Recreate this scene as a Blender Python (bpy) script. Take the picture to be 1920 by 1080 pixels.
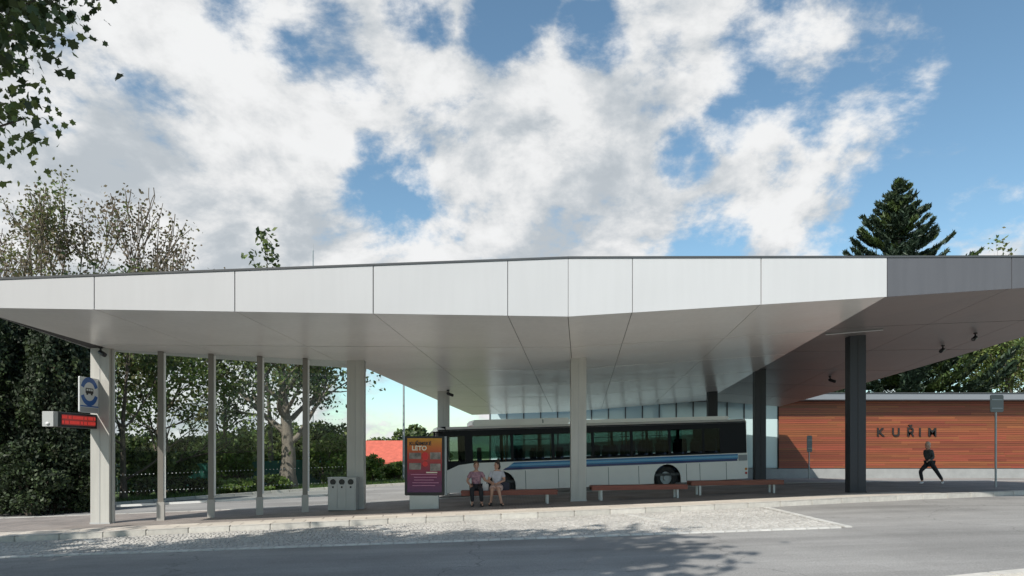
import bpy, bmesh, math, random
import numpy as np
from mathutils import Vector, Matrix, Quaternion
R = math.radians
rnd = random.Random(7)
for o in list(bpy.data.objects): bpy.data.objects.remove(o)
scn = bpy.context.scene
COL = scn.collection

# ------------------------------------------------------------------ camera
cam_d = bpy.data.cameras.new('camera'); cam = bpy.data.objects.new('camera', cam_d); COL.objects.link(cam)
cam_d.sensor_width = 36; cam_d.lens = 24.0; cam_d.shift_y = 305/1920
cam_d.clip_start = .1; cam_d.clip_end = 4000
cam.location = (0, 0, 1.7); cam.rotation_euler = (R(90), 0, 0)
scn.camera = cam
# ------------------------------------------------------------------ light
SUN_EL = 43.0; SH = Vector((.55, .835, 0)).normalized()      # horizontal way the light travels
sun_d = bpy.data.lights.new('sun', 'SUN'); sun = bpy.data.objects.new('sun', sun_d); COL.objects.link(sun)
sun_d.energy = 4.8; sun_d.angle = R(.53); sun_d.color = (1, .95, .87)
ld = Vector((SH.x*math.cos(R(SUN_EL)), SH.y*math.cos(R(SUN_EL)), -math.sin(R(SUN_EL))))
sun.rotation_euler = ld.to_track_quat('-Z', 'Y').to_euler()
sun.location = (-20, -30, 40)
vs = scn.view_settings
vs.view_transform = 'Standard'; vs.look = 'None'; vs.gamma = 1; vs.exposure = 0.06; vs.use_curve_mapping = False

# ------------------------------------------------------------------ sky with clouds
def pixdir(px, py):
    return Vector(((px-960)/1280, 1, (845-py)/1280)).normalized()
def make_world():
    w = bpy.data.worlds.new('World'); scn.world = w; w.use_nodes = True
    nt = w.node_tree; nt.nodes.clear(); L = nt.links.new
    def N(t, **k):
        n = nt.nodes.new(t)
        for a, b in k.items(): setattr(n, a, b)
        return n
    def mth(op, a, b=None, c=None, clamp=False):
        n = N('ShaderNodeMath', operation=op); n.use_clamp = clamp
        for i, v in enumerate((a, b, c)):
            if v is None: continue
            if isinstance(v, (int, float)): n.inputs[i].default_value = v
            else: L(v, n.inputs[i])
        return n.outputs[0]
    def vm(op, a, b=None, s=None):
        n = N('ShaderNodeVectorMath', operation=op)
        for i, v in enumerate((a, b)):
            if v is None: continue
            if isinstance(v, (tuple, list, Vector)): n.inputs[i].default_value = tuple(v)
            else: L(v, n.inputs[i])
        if s is not None:
            if isinstance(s, (int, float)): n.inputs['Scale'].default_value = s
            else: L(s, n.inputs['Scale'])
        return n
    def ramp(v, a, b, lo=0., hi=1., smooth=True):
        n = N('ShaderNodeMapRange'); n.interpolation_type = 'SMOOTHSTEP' if smooth else 'LINEAR'; n.clamp = True
        L(v, n.inputs[0]); n.inputs[1].default_value = a; n.inputs[2].default_value = b
        n.inputs[3].default_value = lo; n.inputs[4].default_value = hi
        return n.outputs[0]
    out = N('ShaderNodeOutputWorld'); bg = N('ShaderNodeBackground'); bg.inputs[1].default_value = 1
    sky = N('ShaderNodeTexSky', sky_type='NISHITA'); sky.sun_disc = False
    sky.sun_elevation = R(SUN_EL); sky.sun_rotation = math.atan2(-SH.x, -SH.y)
    sky.air_density = 1.0; sky.dust_density = .6; sky.ozone_density = 1.1; sky.altitude = 250
    skyc = vm('SCALE', sky.outputs[0], s=.148).outputs[0]
    skyc = vm('MULTIPLY', skyc, (.88, 1.03, .975)).outputs[0]
    tc = N('ShaderNodeTexCoord')
    d = vm('NORMALIZE', tc.outputs['Generated']).outputs[0]
    sep = N('ShaderNodeSeparateXYZ'); L(d, sep.inputs[0])
    # position on a cloud deck overhead
    zz = mth('ADD', mth('MAXIMUM', sep.outputs[2], 0.0), .55)
    inv = mth('DIVIDE', 1.0, zz)
    p = vm('SCALE', d, s=inv).outputs[0]
    def noise(vec, scale, detail, rough, dist=0., lac=2.1, off=(0, 0, 0)):
        n = N('ShaderNodeTexNoise'); n.inputs['Scale'].default_value = scale; n.inputs['Detail'].default_value = detail
        n.inputs['Roughness'].default_value = rough; n.inputs['Distortion'].default_value = dist
        n.inputs['Lacunarity'].default_value = lac
        L(vm('ADD', vec, off).outputs[0], n.inputs['Vector']); return n.outputs['Fac']
    OFF = (3.1, 1.7, .4)
    n1 = noise(p, 4.6, 8, .59, .15, off=OFF)
    # where the clouds stand: heaped to the north, clear to the north-east
    blobs = [  # (px, py, angular size deg, weight)
        (480, 250, 17, .19), (250, 380, 14, .22), (1120, 200, 12, .19), (800, 330, 13, .17), (1440, 320, 7, .17), (1570, 120, 6, .18),
        (1250, 50, 7, .16), (950, 420, 12, .18), (1240, 390, 6, .15), (1810, 400, 4, .19), (1910, 450, 4, .18), (1385, 15, 3.2, .17),
        (1640, 115, 4, .14), (1580, 395, 1.5, .17), (1500, 460, 3, .12), (150, 130, 13, .23), (830, 90, 5.5, .17), (600, 470, 11, .17),
        (400, 490, 9, .20), (1060, 470, 8, .20), (330, 70, 9, .21), (1010, 100, 4, .16), (730, 130, 5, .15), (1330, 150, 8, .16), (550, 180, 7, .15), (420, 130, 5, .12),
        (1790, 190, 10, -.16), (1900, 60, 11, -.16), (1690, 320, 6, -.12), (955, 40, 2.6, -.16), (645, 145, 2.2, -.11), (725, 345, 2.8, -.125),
        (1290, 300, 1.9, -.18), (1350, 445, 2.8, -.19), (480, 50, 2.2, -.10), (1100, 65, 1.8, -.18), (1570, 470, 3.4, -.14), (1440, 60, 2.6, -.16),
        (600, 25, 2.2, -.12), (110, 215, 1.3, -.12), (1650, 430, 4, -.14), (780, 20, 2.0, -.18), (1370, 240, 1.7, -.15), (690, 280, 1.2, -.14), (540, 110, 1.8, -.16), (1140, 90, 1.3, -.14)]
    pos = neg = None
    for (bx, by, sz, wt) in blobs:
        dt = vm('DOT_PRODUCT', d, pixdir(bx, by)).outputs['Value']
        g = ramp(dt, math.cos(R(sz*1.75)), math.cos(R(sz*.25)), 0, wt*(.98 if wt > 0 else 1.0))
        if wt > 0: pos = g if pos is None else mth('MAXIMUM', pos, g)
        else: neg = g if neg is None else mth('MINIMUM', neg, g)
    amount = mth('ADD', pos, neg)
    dens = mth('ADD', n1, amount)
    alpha = ramp(dens, .488, .64)
    # the clouds' own modelling: brighter where density falls off towards the sun, greyer in thick bases
    eps = vm('ADD', p, tuple(Vector((-SH.x*.7, -SH.y*.2, .8))*.085)).outputs[0]
    n2 = noise(eps, 4.6, 6, .57, .15, off=OFF)
    lit = ramp(mth('SUBTRACT', n1, n2), -.15, .14)
    n3 = noise(p, 1.5, 4, .5, .3, off=(1.2, 7.7, 5.))
    grey = mth('MULTIPLY', mth('MULTIPLY', ramp(dens, .64, .92), ramp(n3, .36, .64)), mth('SUBTRACT', 1.15, lit))
    val = mth('ADD', .53, mth('MULTIPLY', lit, .34))
    val = mth('SUBTRACT', val, mth('MULTIPLY', grey, .20))
    cr = N('ShaderNodeCombineXYZ')
    L(mth('MULTIPLY', val, ramp(val, .35, .85, .87, .985)), cr.inputs[0]); L(mth('MULTIPLY', val, ramp(val, .35, .85, .985, .995)), cr.inputs[1])
    L(mth('MULTIPLY', val, ramp(val, .35, .85, 1.09, 1.0)), cr.inputs[2])
    mix = N('ShaderNodeMix', data_type='RGBA'); L(alpha, mix.inputs[0]); L(skyc, mix.inputs[6]); L(cr.outputs[0], mix.inputs[7])
    L(mix.outputs[2], bg.inputs[0]); L(bg.outputs[0], out.inputs[0])
    w.cycles.sampling_method = 'MANUAL'; w.cycles.sample_map_resolution = 512
make_world()

# ------------------------------------------------------------------ survey helpers
def P(px, py, Y):                       # a point seen at that spot of the photograph, Y metres away
    return Vector(((px-960)/1280*Y, Y, 1.7+(845-py)/1280*Y))
def sstep(a, b, x):
    t = min(1, max(0, (x-a)/(b-a))); return t*t*(3-2*t)
def zg(x, y):                           # height of the pavement level
    if x > 9: s = .297+.033*3*(1-math.exp(-(x-9)/3))
    elif x < -20: s = -.66-.15*(1-math.exp((x+20)/5))
    else: s = .033*x
    return s-.27*sstep(28, 42, y)*sstep(-2, 8, x)
KERB = .14
def zr(x, y): return zg(x, y)-KERB      # road level

# ------------------------------------------------------------------ materials
def mat(name, color=(.5, .5, .5), rough=.6, metal=0., spec=.5, var=0., vscale=4., bump=0., bscale=40., rand=0., island=0., coat=0., trans=0., stretch=None, emis=None, col2=None):
    m = bpy.data.materials.new(name); m.use_nodes = True
    nt = m.node_tree; L = nt.links.new; b = nt.nodes['Principled BSDF']
    b.inputs['Base Color'].default_value = (*color, 1); b.inputs['Roughness'].default_value = rough
    b.inputs['Metallic'].default_value = metal; b.inputs['Specular IOR Level'].default_value = spec
    b.inputs['Coat Weight'].default_value = coat
    tc = nt.nodes.new('ShaderNodeTexCoord'); mp = nt.nodes.new('ShaderNodeMapping'); L(tc.outputs['Object'], mp.inputs[0])
    if stretch: mp.inputs['Scale'].default_value = stretch
    src = None
    if var or col2:
        n = nt.nodes.new('ShaderNodeTexNoise'); n.inputs['Scale'].default_value = vscale; n.inputs['Detail'].default_value = 7; n.inputs['Roughness'].default_value = .62
        L(mp.outputs[0], n.inputs['Vector'])
        r = nt.nodes.new('ShaderNodeMapRange'); r.inputs[1].default_value = .3; r.inputs[2].default_value = .7
        L(n.outputs['Fac'], r.inputs[0])
        mx = nt.nodes.new('ShaderNodeMix'); mx.data_type = 'RGBA'; L(r.outputs[0], mx.inputs[0])
        c2 = col2 if col2 else tuple(min(1, c*(1+var)) for c in color); c1 = color if col2 else tuple(c*(1-var) for c in color)
        mx.inputs[6].default_value = (*c1, 1); mx.inputs[7].default_value = (*c2, 1); src = mx.outputs[2]
    if rand or island:
        h = nt.nodes.new('ShaderNodeHueSaturation')
        if src: L(src, h.inputs['Color'])
        else: h.inputs['Color'].default_value = (*color, 1)
        if rand: rv = nt.nodes.new('ShaderNodeObjectInfo').outputs['Random']; a = rand
        else: rv = nt.nodes.new('ShaderNodeNewGeometry').outputs['Random Per Island']; a = island
        r2 = nt.nodes.new('ShaderNodeMapRange'); r2.inputs[3].default_value = 1-a; r2.inputs[4].default_value = 1+a; L(rv, r2.inputs[0]); L(r2.outputs[0], h.inputs['Value'])
        r3 = nt.nodes.new('ShaderNodeMapRange'); r3.inputs[3].default_value = .5-.05*a; r3.inputs[4].default_value = .5+.05*a
        w = nt.nodes.new('ShaderNodeMath'); w.operation = 'FRACT'; w2 = nt.nodes.new('ShaderNodeMath'); w2.operation = 'MULTIPLY'; w2.inputs[1].default_value = 7.31
        L(rv, w2.inputs[0]); L(w2.outputs[0], w.inputs[0]); L(w.outputs[0], r3.inputs[0]); L(r3.outputs[0], h.inputs['Hue'])
        src = h.outputs[0]
    if src: L(src, b.inputs['Base Color'])
    if bump:
        n = nt.nodes.new('ShaderNodeTexNoise'); n.inputs['Scale'].default_value = bscale; n.inputs['Detail'].default_value = 4
        L(mp.outputs[0], n.inputs['Vector']); bp = nt.nodes.new('ShaderNodeBump'); bp.inputs['Strength'].default_value = bump; bp.inputs['Distance'].default_value = .02
        L(n.outputs['Fac'], bp.inputs['Height']); L(bp.outputs[0], b.inputs['Normal'])
    if trans:                            # leaves let light through
        t = nt.nodes.new('ShaderNodeBsdfTranslucent'); ms = nt.nodes.new('ShaderNodeMixShader'); ms.inputs[0].default_value = trans
        if src:
            hs = nt.nodes.new('ShaderNodeHueSaturation'); hs.inputs['Value'].default_value = 1.35; hs.inputs['Hue'].default_value = .485; L(src, hs.inputs['Color']); L(hs.outputs[0], t.inputs[0])
        else: t.inputs[0].default_value = (*color, 1)
        L(b.outputs[0], ms.inputs[1]); L(t.outputs[0], ms.inputs[2]); L(ms.outputs[0], nt.nodes['Material Output'].inputs[0])
    if emis:
        b.inputs['Emission Color'].default_value = (*color, 1); b.inputs['Emission Strength'].default_value = emis
    return m
def glassmat(name, tint, refl=.06, rough=.0, ior=1.45):
    m = bpy.data.materials.new(name); m.use_nodes = True; nt = m.node_tree; nt.nodes.clear(); L = nt.links.new
    o = nt.nodes.new('ShaderNodeOutputMaterial'); t = nt.nodes.new('ShaderNodeBsdfTransparent'); t.inputs[0].default_value = (*tint, 1)
    g = nt.nodes.new('ShaderNodeBsdfGlossy'); g.inputs['Roughness'].default_value = rough
    f = nt.nodes.new('ShaderNodeFresnel'); f.inputs[0].default_value = ior
    a = nt.nodes.new('ShaderNodeMath'); a.operation = 'ADD'; a.inputs[1].default_value = refl; L(f.outputs[0], a.inputs[0])
    mx = nt.nodes.new('ShaderNodeMixShader'); L(a.outputs[0], mx.inputs[0]); L(t.outputs[0], mx.inputs[1]); L(g.outputs[0], mx.inputs[2]); L(mx.outputs[0], o.inputs[0])
    return m
M = {}
M['white_panel'] = mat('white_panel', (.56, .562, .57), .42, spec=.4, rand=.012)  # sunlit fascia: same cladding as the soffit, its brightness held down in the colour
M['soffit'] = mat('soffit_white_lifted', (.84, .82, .79), .26, spec=.6, var=.02, vscale=.6, rand=.02)  # same white cladding as the fascia; colour lifted to brighten the shaded underside
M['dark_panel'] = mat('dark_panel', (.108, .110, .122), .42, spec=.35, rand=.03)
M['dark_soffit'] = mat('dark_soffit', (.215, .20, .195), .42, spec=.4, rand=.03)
M['backing'] = mat('backing', (.05, .05, .05), .8)
M['trim'] = mat('roof_trim', (.07, .075, .08), .5)
M['column_white'] = mat('column_white', (.47, .46, .43), .4, var=.03, vscale=1.5)
M['column_dark'] = mat('column_dark', (.028, .029, .036), .5)
M['post_taupe'] = mat('post_taupe', (.20, .185, .165), .45)
M['post_foot'] = mat('post_foot', (.40, .385, .36), .5)
M['bead'] = mat('bead', (.75, .75, .74), .4)
M['steel'] = mat('steel', (.45, .46, .46), .38, metal=.6, var=.06, vscale=3)
M['galv'] = mat('galvanised', (.36, .38, .39), .45, metal=.5, var=.1, vscale=5)
M['black'] = mat('black', (.012, .012, .014), .4)
M['rubber'] = mat('rubber', (.02, .02, .02), .8, bump=.2)
M['asphalt'] = mat('asphalt', (.275, .268, .258), .9, spec=.25, var=.13, vscale=.55, bump=.5, bscale=90)
M['kerb'] = mat('kerb_granite', (.50, .48, .44), .85, var=.14, vscale=5, rand=.10, bump=.3, bscale=60)
M['slab'] = mat('paving_slab', (.52, .47, .41), .88, var=.10, vscale=4, rand=.10, bump=.25, bscale=60)
M['sett'] = mat('granite_sett', (.41, .395, .37), .85, var=.14, vscale=.7, island=.15, bump=.3, bscale=50)
M['mortar'] = mat('mortar', (.29, .275, .255), .95, var=.2, vscale=3)
M['border'] = mat('border_stone', (.54, .53, .505), .85, rand=.10, var=.1, vscale=6)
M['grass'] = mat('grass', (.045, .085, .02), .9, col2=(.10, .14, .04), vscale=1.3, bump=.6, bscale=20)
M['blade'] = mat('grass_blade', (.075, .13, .028), .8, island=.4, trans=.3)
M['bark'] = mat('bark', (.10, .078, .06), .92, var=.4, vscale=7, bump=.8, bscale=25, stretch=(1, 1, .25))
M['bark_light'] = mat('bark_light', (.165, .138, .115), .92, var=.35, vscale=7, bump=.8, bscale=25, stretch=(1, 1, .25))
M['twig'] = mat('twig', (.19, .15, .115), .9)
M['leaf_dark'] = mat('leaf_dark', (.042, .066, .021), .6, island=.35, trans=.18)
M['leaf_mid'] = mat('leaf_mid', (.115, .155, .045), .6, island=.40, trans=.33)
M['leaf_olive'] = mat('leaf_olive', (.125, .125, .045), .65, island=.40, trans=.33)
M['leaf_brown'] = mat('leaf_brown', (.17, .135, .085), .7, island=.40, trans=.3)
M['leaf_light'] = mat('leaf_light', (.17, .23, .065), .6, island=.35, trans=.38)
M['leaf_bush'] = mat('leaf_bush', (.10, .17, .028), .6, island=.35, trans=.35)
M['needle'] = mat('needle', (.028, .050, .026), .6, island=.38, trans=.10)
M['needle_light'] = mat('needle_light', (.07, .105, .028), .6, island=.38, trans=.2)
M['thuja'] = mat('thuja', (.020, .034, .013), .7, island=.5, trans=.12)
M['glass'] = glassmat('clear_glass', (.95, .975, .965), .0, ior=1.18)
M['glass_edge'] = mat('glass_edge', (.35, .5, .46), .2)
M['bus_glass'] = glassmat('bus_glass', (.42, .53, .50), .0, ior=1.22)
M['wind_glass'] = glassmat('windscreen_glass', (.62, .68, .66), .0, ior=1.25)
M['hall_glass'] = mat('hall_glass', (.50, .64, .66), .12, spec=.9)
M['bus_white'] = mat('bus_white', (.86, .835, .80), .32, coat=.4, var=.03, vscale=1.2)
M['bus_black'] = mat('bus_black', (.008, .008, .011), .4, spec=.18)
M['bus_blue'] = mat('bus_blue', (.015, .17, .42), .3, coat=.4)
M['bus_sky'] = mat('bus_light_blue', (.12, .42, .66), .3, coat=.4)
M['bus_navy'] = mat('bus_navy', (.006, .018, .13), .3, coat=.4)
M['bus_grey'] = mat('bus_grey', (.30, .31, .32), .5)
M['seat_fabric'] = mat('seat_fabric', (.05, .07, .13), .9, var=.3, vscale=12)
M['interior'] = mat('interior_grey', (.07, .075, .075), .7)
M['lens_red'] = mat('lens_red', (.45, .02, .015), .2)
M['lens_amber'] = mat('lens_amber', (.6, .22, .02), .2)
M['lens_clear'] = mat('lens_clear', (.75, .75, .75), .1)
M['wood_bench'] = mat('bench_wood', (.20, .062, .036), .5, var=.25, vscale=5, stretch=(.25, 3, 3), rand=.15)
M['wood'] = mat('cladding_wood', (.225, .064, .027), .5, var=.32, vscale=4.5, stretch=(.22, 4, 5), rand=.21)
M['plinth'] = mat('plinth', (.30, .305, .30), .85, var=.1, vscale=2)
M['concrete'] = mat('concrete', (.42, .42, .42), .85, var=.08, vscale=2)
M['slate_edge'] = mat('roof_edge_metal', (.20, .215, .235), .5)
M['letter'] = mat('letter_black', (.015, .013, .012), .5)
M['sign_white'] = mat('sign_white', (.66, .68, .70), .4)
M['sign_blue'] = mat('sign_blue', (.02, .10, .36), .4)
M['sign_back'] = mat('sign_back', (.16, .175, .17), .5)
M['sign_grey'] = mat('sign_grey', (.36, .37, .39), .4)
M['led_red'] = mat('led_red', (.70, .05, .04), .5, emis=.35)
M['led_dim'] = mat('led_dim', (.30, .03, .025), .4, emis=.3)
M['housing'] = mat('housing', (.42, .43, .43), .45)
M['bin'] = mat('bin_metal', (.40, .405, .40), .42, metal=.15, var=.05, vscale=3)
M['poster_red'] = mat('poster_red', (.62, .03, .03), .5)
M['poster_pale'] = mat('poster_pale', (.75, .70, .55), .5)
M['poster_line'] = mat('poster_line', (.55, .22, .35), .5)
M['photo_dark'] = mat('poster_photo', (.03, .035, .035), .5, col2=(.42, .36, .32), vscale=5)
M['fence_green'] = mat('fence_green', (.015, .11, .085), .6, var=.15, vscale=2)
M['roof_tile'] = mat('roof_tile', (.50, .115, .075), .8, var=.2, vscale=2.5, bump=.5, bscale=9)
M['render_wall'] = mat('render_wall', (.52, .30, .20), .9, var=.08, vscale=1)
M['render_pale'] = mat('render_pale', (.62, .55, .46), .9)
M['window_dark'] = mat('window_dark', (.03, .035, .04), .1)
M['skin'] = mat('skin', (.50, .28, .20), .55)
M['hair_dark'] = mat('hair_dark', (.03, .018, .012), .6)
M['hair_brown'] = mat('hair_brown', (.16, .09, .05), .6)
M['hair_fair'] = mat('hair_fair', (.55, .42, .32), .6)
M['shirt'] = mat('shirt_pink_check', (.50, .28, .32), .85, col2=(.16, .09, .14), vscale=16)
M['trousers'] = mat('trousers_dark', (.022, .022, .026), .85)
M['trousers_wine'] = mat('skirt_dark', (.02, .02, .022), .85)
M['top_grey'] = mat('top_pale_grey', (.50, .50, .55), .85, var=.15, vscale=9)
M['dress'] = mat('dress_pink', (.60, .33, .25), .85, col2=(.50, .42, .40), vscale=13)
M['jacket'] = mat('jacket_dark', (.07, .08, .08), .85, var=.3, vscale=6)
M['bag_white'] = mat('bag_white', (.66, .64, .62), .7)
M['bag_dark'] = mat('bag_dark', (.03, .03, .05), .7)
M['shoe_dark'] = mat('shoe_dark', (.03, .03, .03), .6)
M['shoe_white'] = mat('shoe_white', (.65, .63, .62), .6)

def asphalt_mat():
    m = bpy.data.materials.new('asphalt_worn'); m.use_nodes = True; nt = m.node_tree; L = nt.links.new; b = nt.nodes['Principled BSDF']
    tc = nt.nodes.new('ShaderNodeTexCoord')
    def noi(scale, st, detail=6, rough=.6):
        mp = nt.nodes.new('ShaderNodeMapping'); mp.inputs['Scale'].default_value = st; L(tc.outputs['Object'], mp.inputs[0])
        n = nt.nodes.new('ShaderNodeTexNoise'); n.inputs['Scale'].default_value = scale; n.inputs['Detail'].default_value = detail; n.inputs['Roughness'].default_value = rough; L(mp.outputs[0], n.inputs['Vector']); return n.outputs['Fac']
    def rng(v, a, c, lo, hi):
        r = nt.nodes.new('ShaderNodeMapRange'); L(v, r.inputs[0])
        for i, q in enumerate((a, c, lo, hi)): r.inputs[i+1].default_value = q
        return r.outputs[0]
    def mul(a, c):
        x = nt.nodes.new('ShaderNodeMath'); x.operation = 'MULTIPLY'; L(a, x.inputs[0]); L(c, x.inputs[1]); return x.outputs[0]
    f = mul(rng(noi(1.0, (.10, .95, 1), 5), .35, .65, .84, 1.12), rng(noi(.30, (1, 1, 1), 7), .38, .62, .86, 1.10))
    f = mul(f, rng(noi(45, (1, 1, 1), 3, .7), .3, .7, .72, 1.25))
    f = mul(f, rng(noi(2.3, (1, 1, 1), 8, .7), .62, .74, 1.0, .74))
    vo = nt.nodes.new('ShaderNodeTexVoronoi'); vo.feature = 'DISTANCE_TO_EDGE'; vo.inputs['Scale'].default_value = .16
    wv = nt.nodes.new('ShaderNodeVectorMath'); wv.operation = 'ADD'; nz = nt.nodes.new('ShaderNodeTexNoise'); nz.inputs['Scale'].default_value = .9; nz.inputs['Detail'].default_value = 5; L(tc.outputs['Object'], nz.inputs['Vector'])
    sc = nt.nodes.new('ShaderNodeVectorMath'); sc.operation = 'SCALE'; sc.inputs['Scale'].default_value = 2.2; L(nz.outputs['Color'], sc.inputs[0]); L(tc.outputs['Object'], wv.inputs[0]); L(sc.outputs[0], wv.inputs[1]); L(wv.outputs[0], vo.inputs['Vector'])
    f = mul(f, rng(vo.outputs['Distance'], 0, .004, .62, 1.0))
    c = nt.nodes.new('ShaderNodeVectorMath'); c.operation = 'SCALE'; c.inputs[0].default_value = (.285, .278, .268); L(f, c.inputs['Scale']); L(c.outputs[0], b.inputs['Base Color'])
    b.inputs['Roughness'].default_value = .88; b.inputs['Specular IOR Level'].default_value = .3
    bp = nt.nodes.new('ShaderNodeBump'); bp.inputs['Strength'].default_value = .6; bp.inputs['Distance'].default_value = .012; L(noi(70, (1, 1, 1), 3), bp.inputs['Height']); L(bp.outputs[0], b.inputs['Normal'])
    return m
M['asphalt'] = asphalt_mat()
def streak(m, amt, warp):
    nt = m.node_tree; L = nt.links.new; b = nt.nodes['Principled BSDF']; src = b.inputs['Base Color'].links[0].from_socket
    tc = nt.nodes.new('ShaderNodeTexCoord'); mp = nt.nodes.new('ShaderNodeMapping'); mp.inputs['Scale'].default_value = (5, 5, .35); L(tc.outputs['Object'], mp.inputs[0])
    n = nt.nodes.new('ShaderNodeTexNoise'); n.inputs['Scale'].default_value = 1.3; n.inputs['Detail'].default_value = 6; L(mp.outputs[0], n.inputs['Vector'])
    r = nt.nodes.new('ShaderNodeMapRange'); r.inputs[1].default_value = .35; r.inputs[2].default_value = .65; r.inputs[3].default_value = 1-amt; r.inputs[4].default_value = 1+amt*.4; L(n.outputs['Fac'], r.inputs[0])
    v = nt.nodes.new('ShaderNodeVectorMath'); v.operation = 'SCALE'; L(src, v.inputs[0]); L(r.outputs[0], v.inputs['Scale']); L(v.outputs[0], b.inputs['Base Color'])
    n2 = nt.nodes.new('ShaderNodeTexNoise'); n2.inputs['Scale'].default_value = .55; n2.inputs['Detail'].default_value = 1; L(tc.outputs['Object'], n2.inputs['Vector'])
    bp = nt.nodes.new('ShaderNodeBump'); bp.inputs['Strength'].default_value = 1; bp.inputs['Distance'].default_value = warp; L(n2.outputs['Fac'], bp.inputs['Height']); L(bp.outputs[0], b.inputs['Normal'])
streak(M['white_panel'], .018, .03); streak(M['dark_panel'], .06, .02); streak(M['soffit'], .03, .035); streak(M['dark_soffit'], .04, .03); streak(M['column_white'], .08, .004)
def platform_mat():
    m = bpy.data.materials.new('brick_paving'); m.use_nodes = True; nt = m.node_tree; L = nt.links.new; b = nt.nodes['Principled BSDF']
    tc = nt.nodes.new('ShaderNodeTexCoord'); br = nt.nodes.new('ShaderNodeTexBrick'); L(tc.outputs['Object'], br.inputs['Vector'])
    br.inputs['Scale'].default_value = 1; br.inputs['Brick Width'].default_value = .2; br.inputs['Row Height'].default_value = .1; br.inputs['Mortar Size'].default_value = .005
    br.inputs['Color1'].default_value = (.285, .245, .22, 1); br.inputs['Color2'].default_value = (.24, .215, .20, 1); br.inputs['Mortar'].default_value = (.11, .095, .085, 1)
    n = nt.nodes.new('ShaderNodeTexNoise'); n.inputs['Scale'].default_value = 1.1; n.inputs['Detail'].default_value = 6; L(tc.outputs['Object'], n.inputs['Vector'])
    r = nt.nodes.new('ShaderNodeMapRange'); r.inputs[1].default_value = .3; r.inputs[2].default_value = .7; r.inputs[3].default_value = .78; r.inputs[4].default_value = 1.2; L(n.outputs['Fac'], r.inputs[0])
    mx = nt.nodes.new('ShaderNodeVectorMath'); mx.operation = 'SCALE'; L(br.outputs['Color'], mx.inputs[0]); L(r.outputs[0], mx.inputs['Scale'])
    L(mx.outputs[0], b.inputs['Base Color']); b.inputs['Roughness'].default_value = .82
    return m
M['brick_paving'] = platform_mat()
def poster_mat():
    m = bpy.data.materials.new('poster_print'); m.use_nodes = True; nt = m.node_tree; L = nt.links.new; b = nt.nodes['Principled BSDF']
    tc = nt.nodes.new('ShaderNodeTexCoord'); s = nt.nodes.new('ShaderNodeSeparateXYZ'); L(tc.outputs['Object'], s.inputs[0])
    r = nt.nodes.new('ShaderNodeMapRange'); r.inputs[1].default_value = .48; r.inputs[2].default_value = 2.2; L(s.outputs[2], r.inputs[0])
    c = nt.nodes.new('ShaderNodeValToRGB'); L(r.outputs[0], c.inputs[0]); e = c.color_ramp.elements
    e[0].position = 0; e[0].color = (.10, .03, .10, 1); e[1].position = 1; e[1].color = (.55, .26, .015, 1)
    for p_, k in ((.28, (.15, .015, .075, 1)), (.5, (.28, .015, .035, 1)), (.68, (.42, .04, .02, 1)), (.82, (.52, .12, .015, 1))):
        q = e.new(p_); q.color = k
    L(c.outputs[0], b.inputs['Base Color']); b.inputs['Roughness'].default_value = .25
    return m
M['poster'] = poster_mat()

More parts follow.
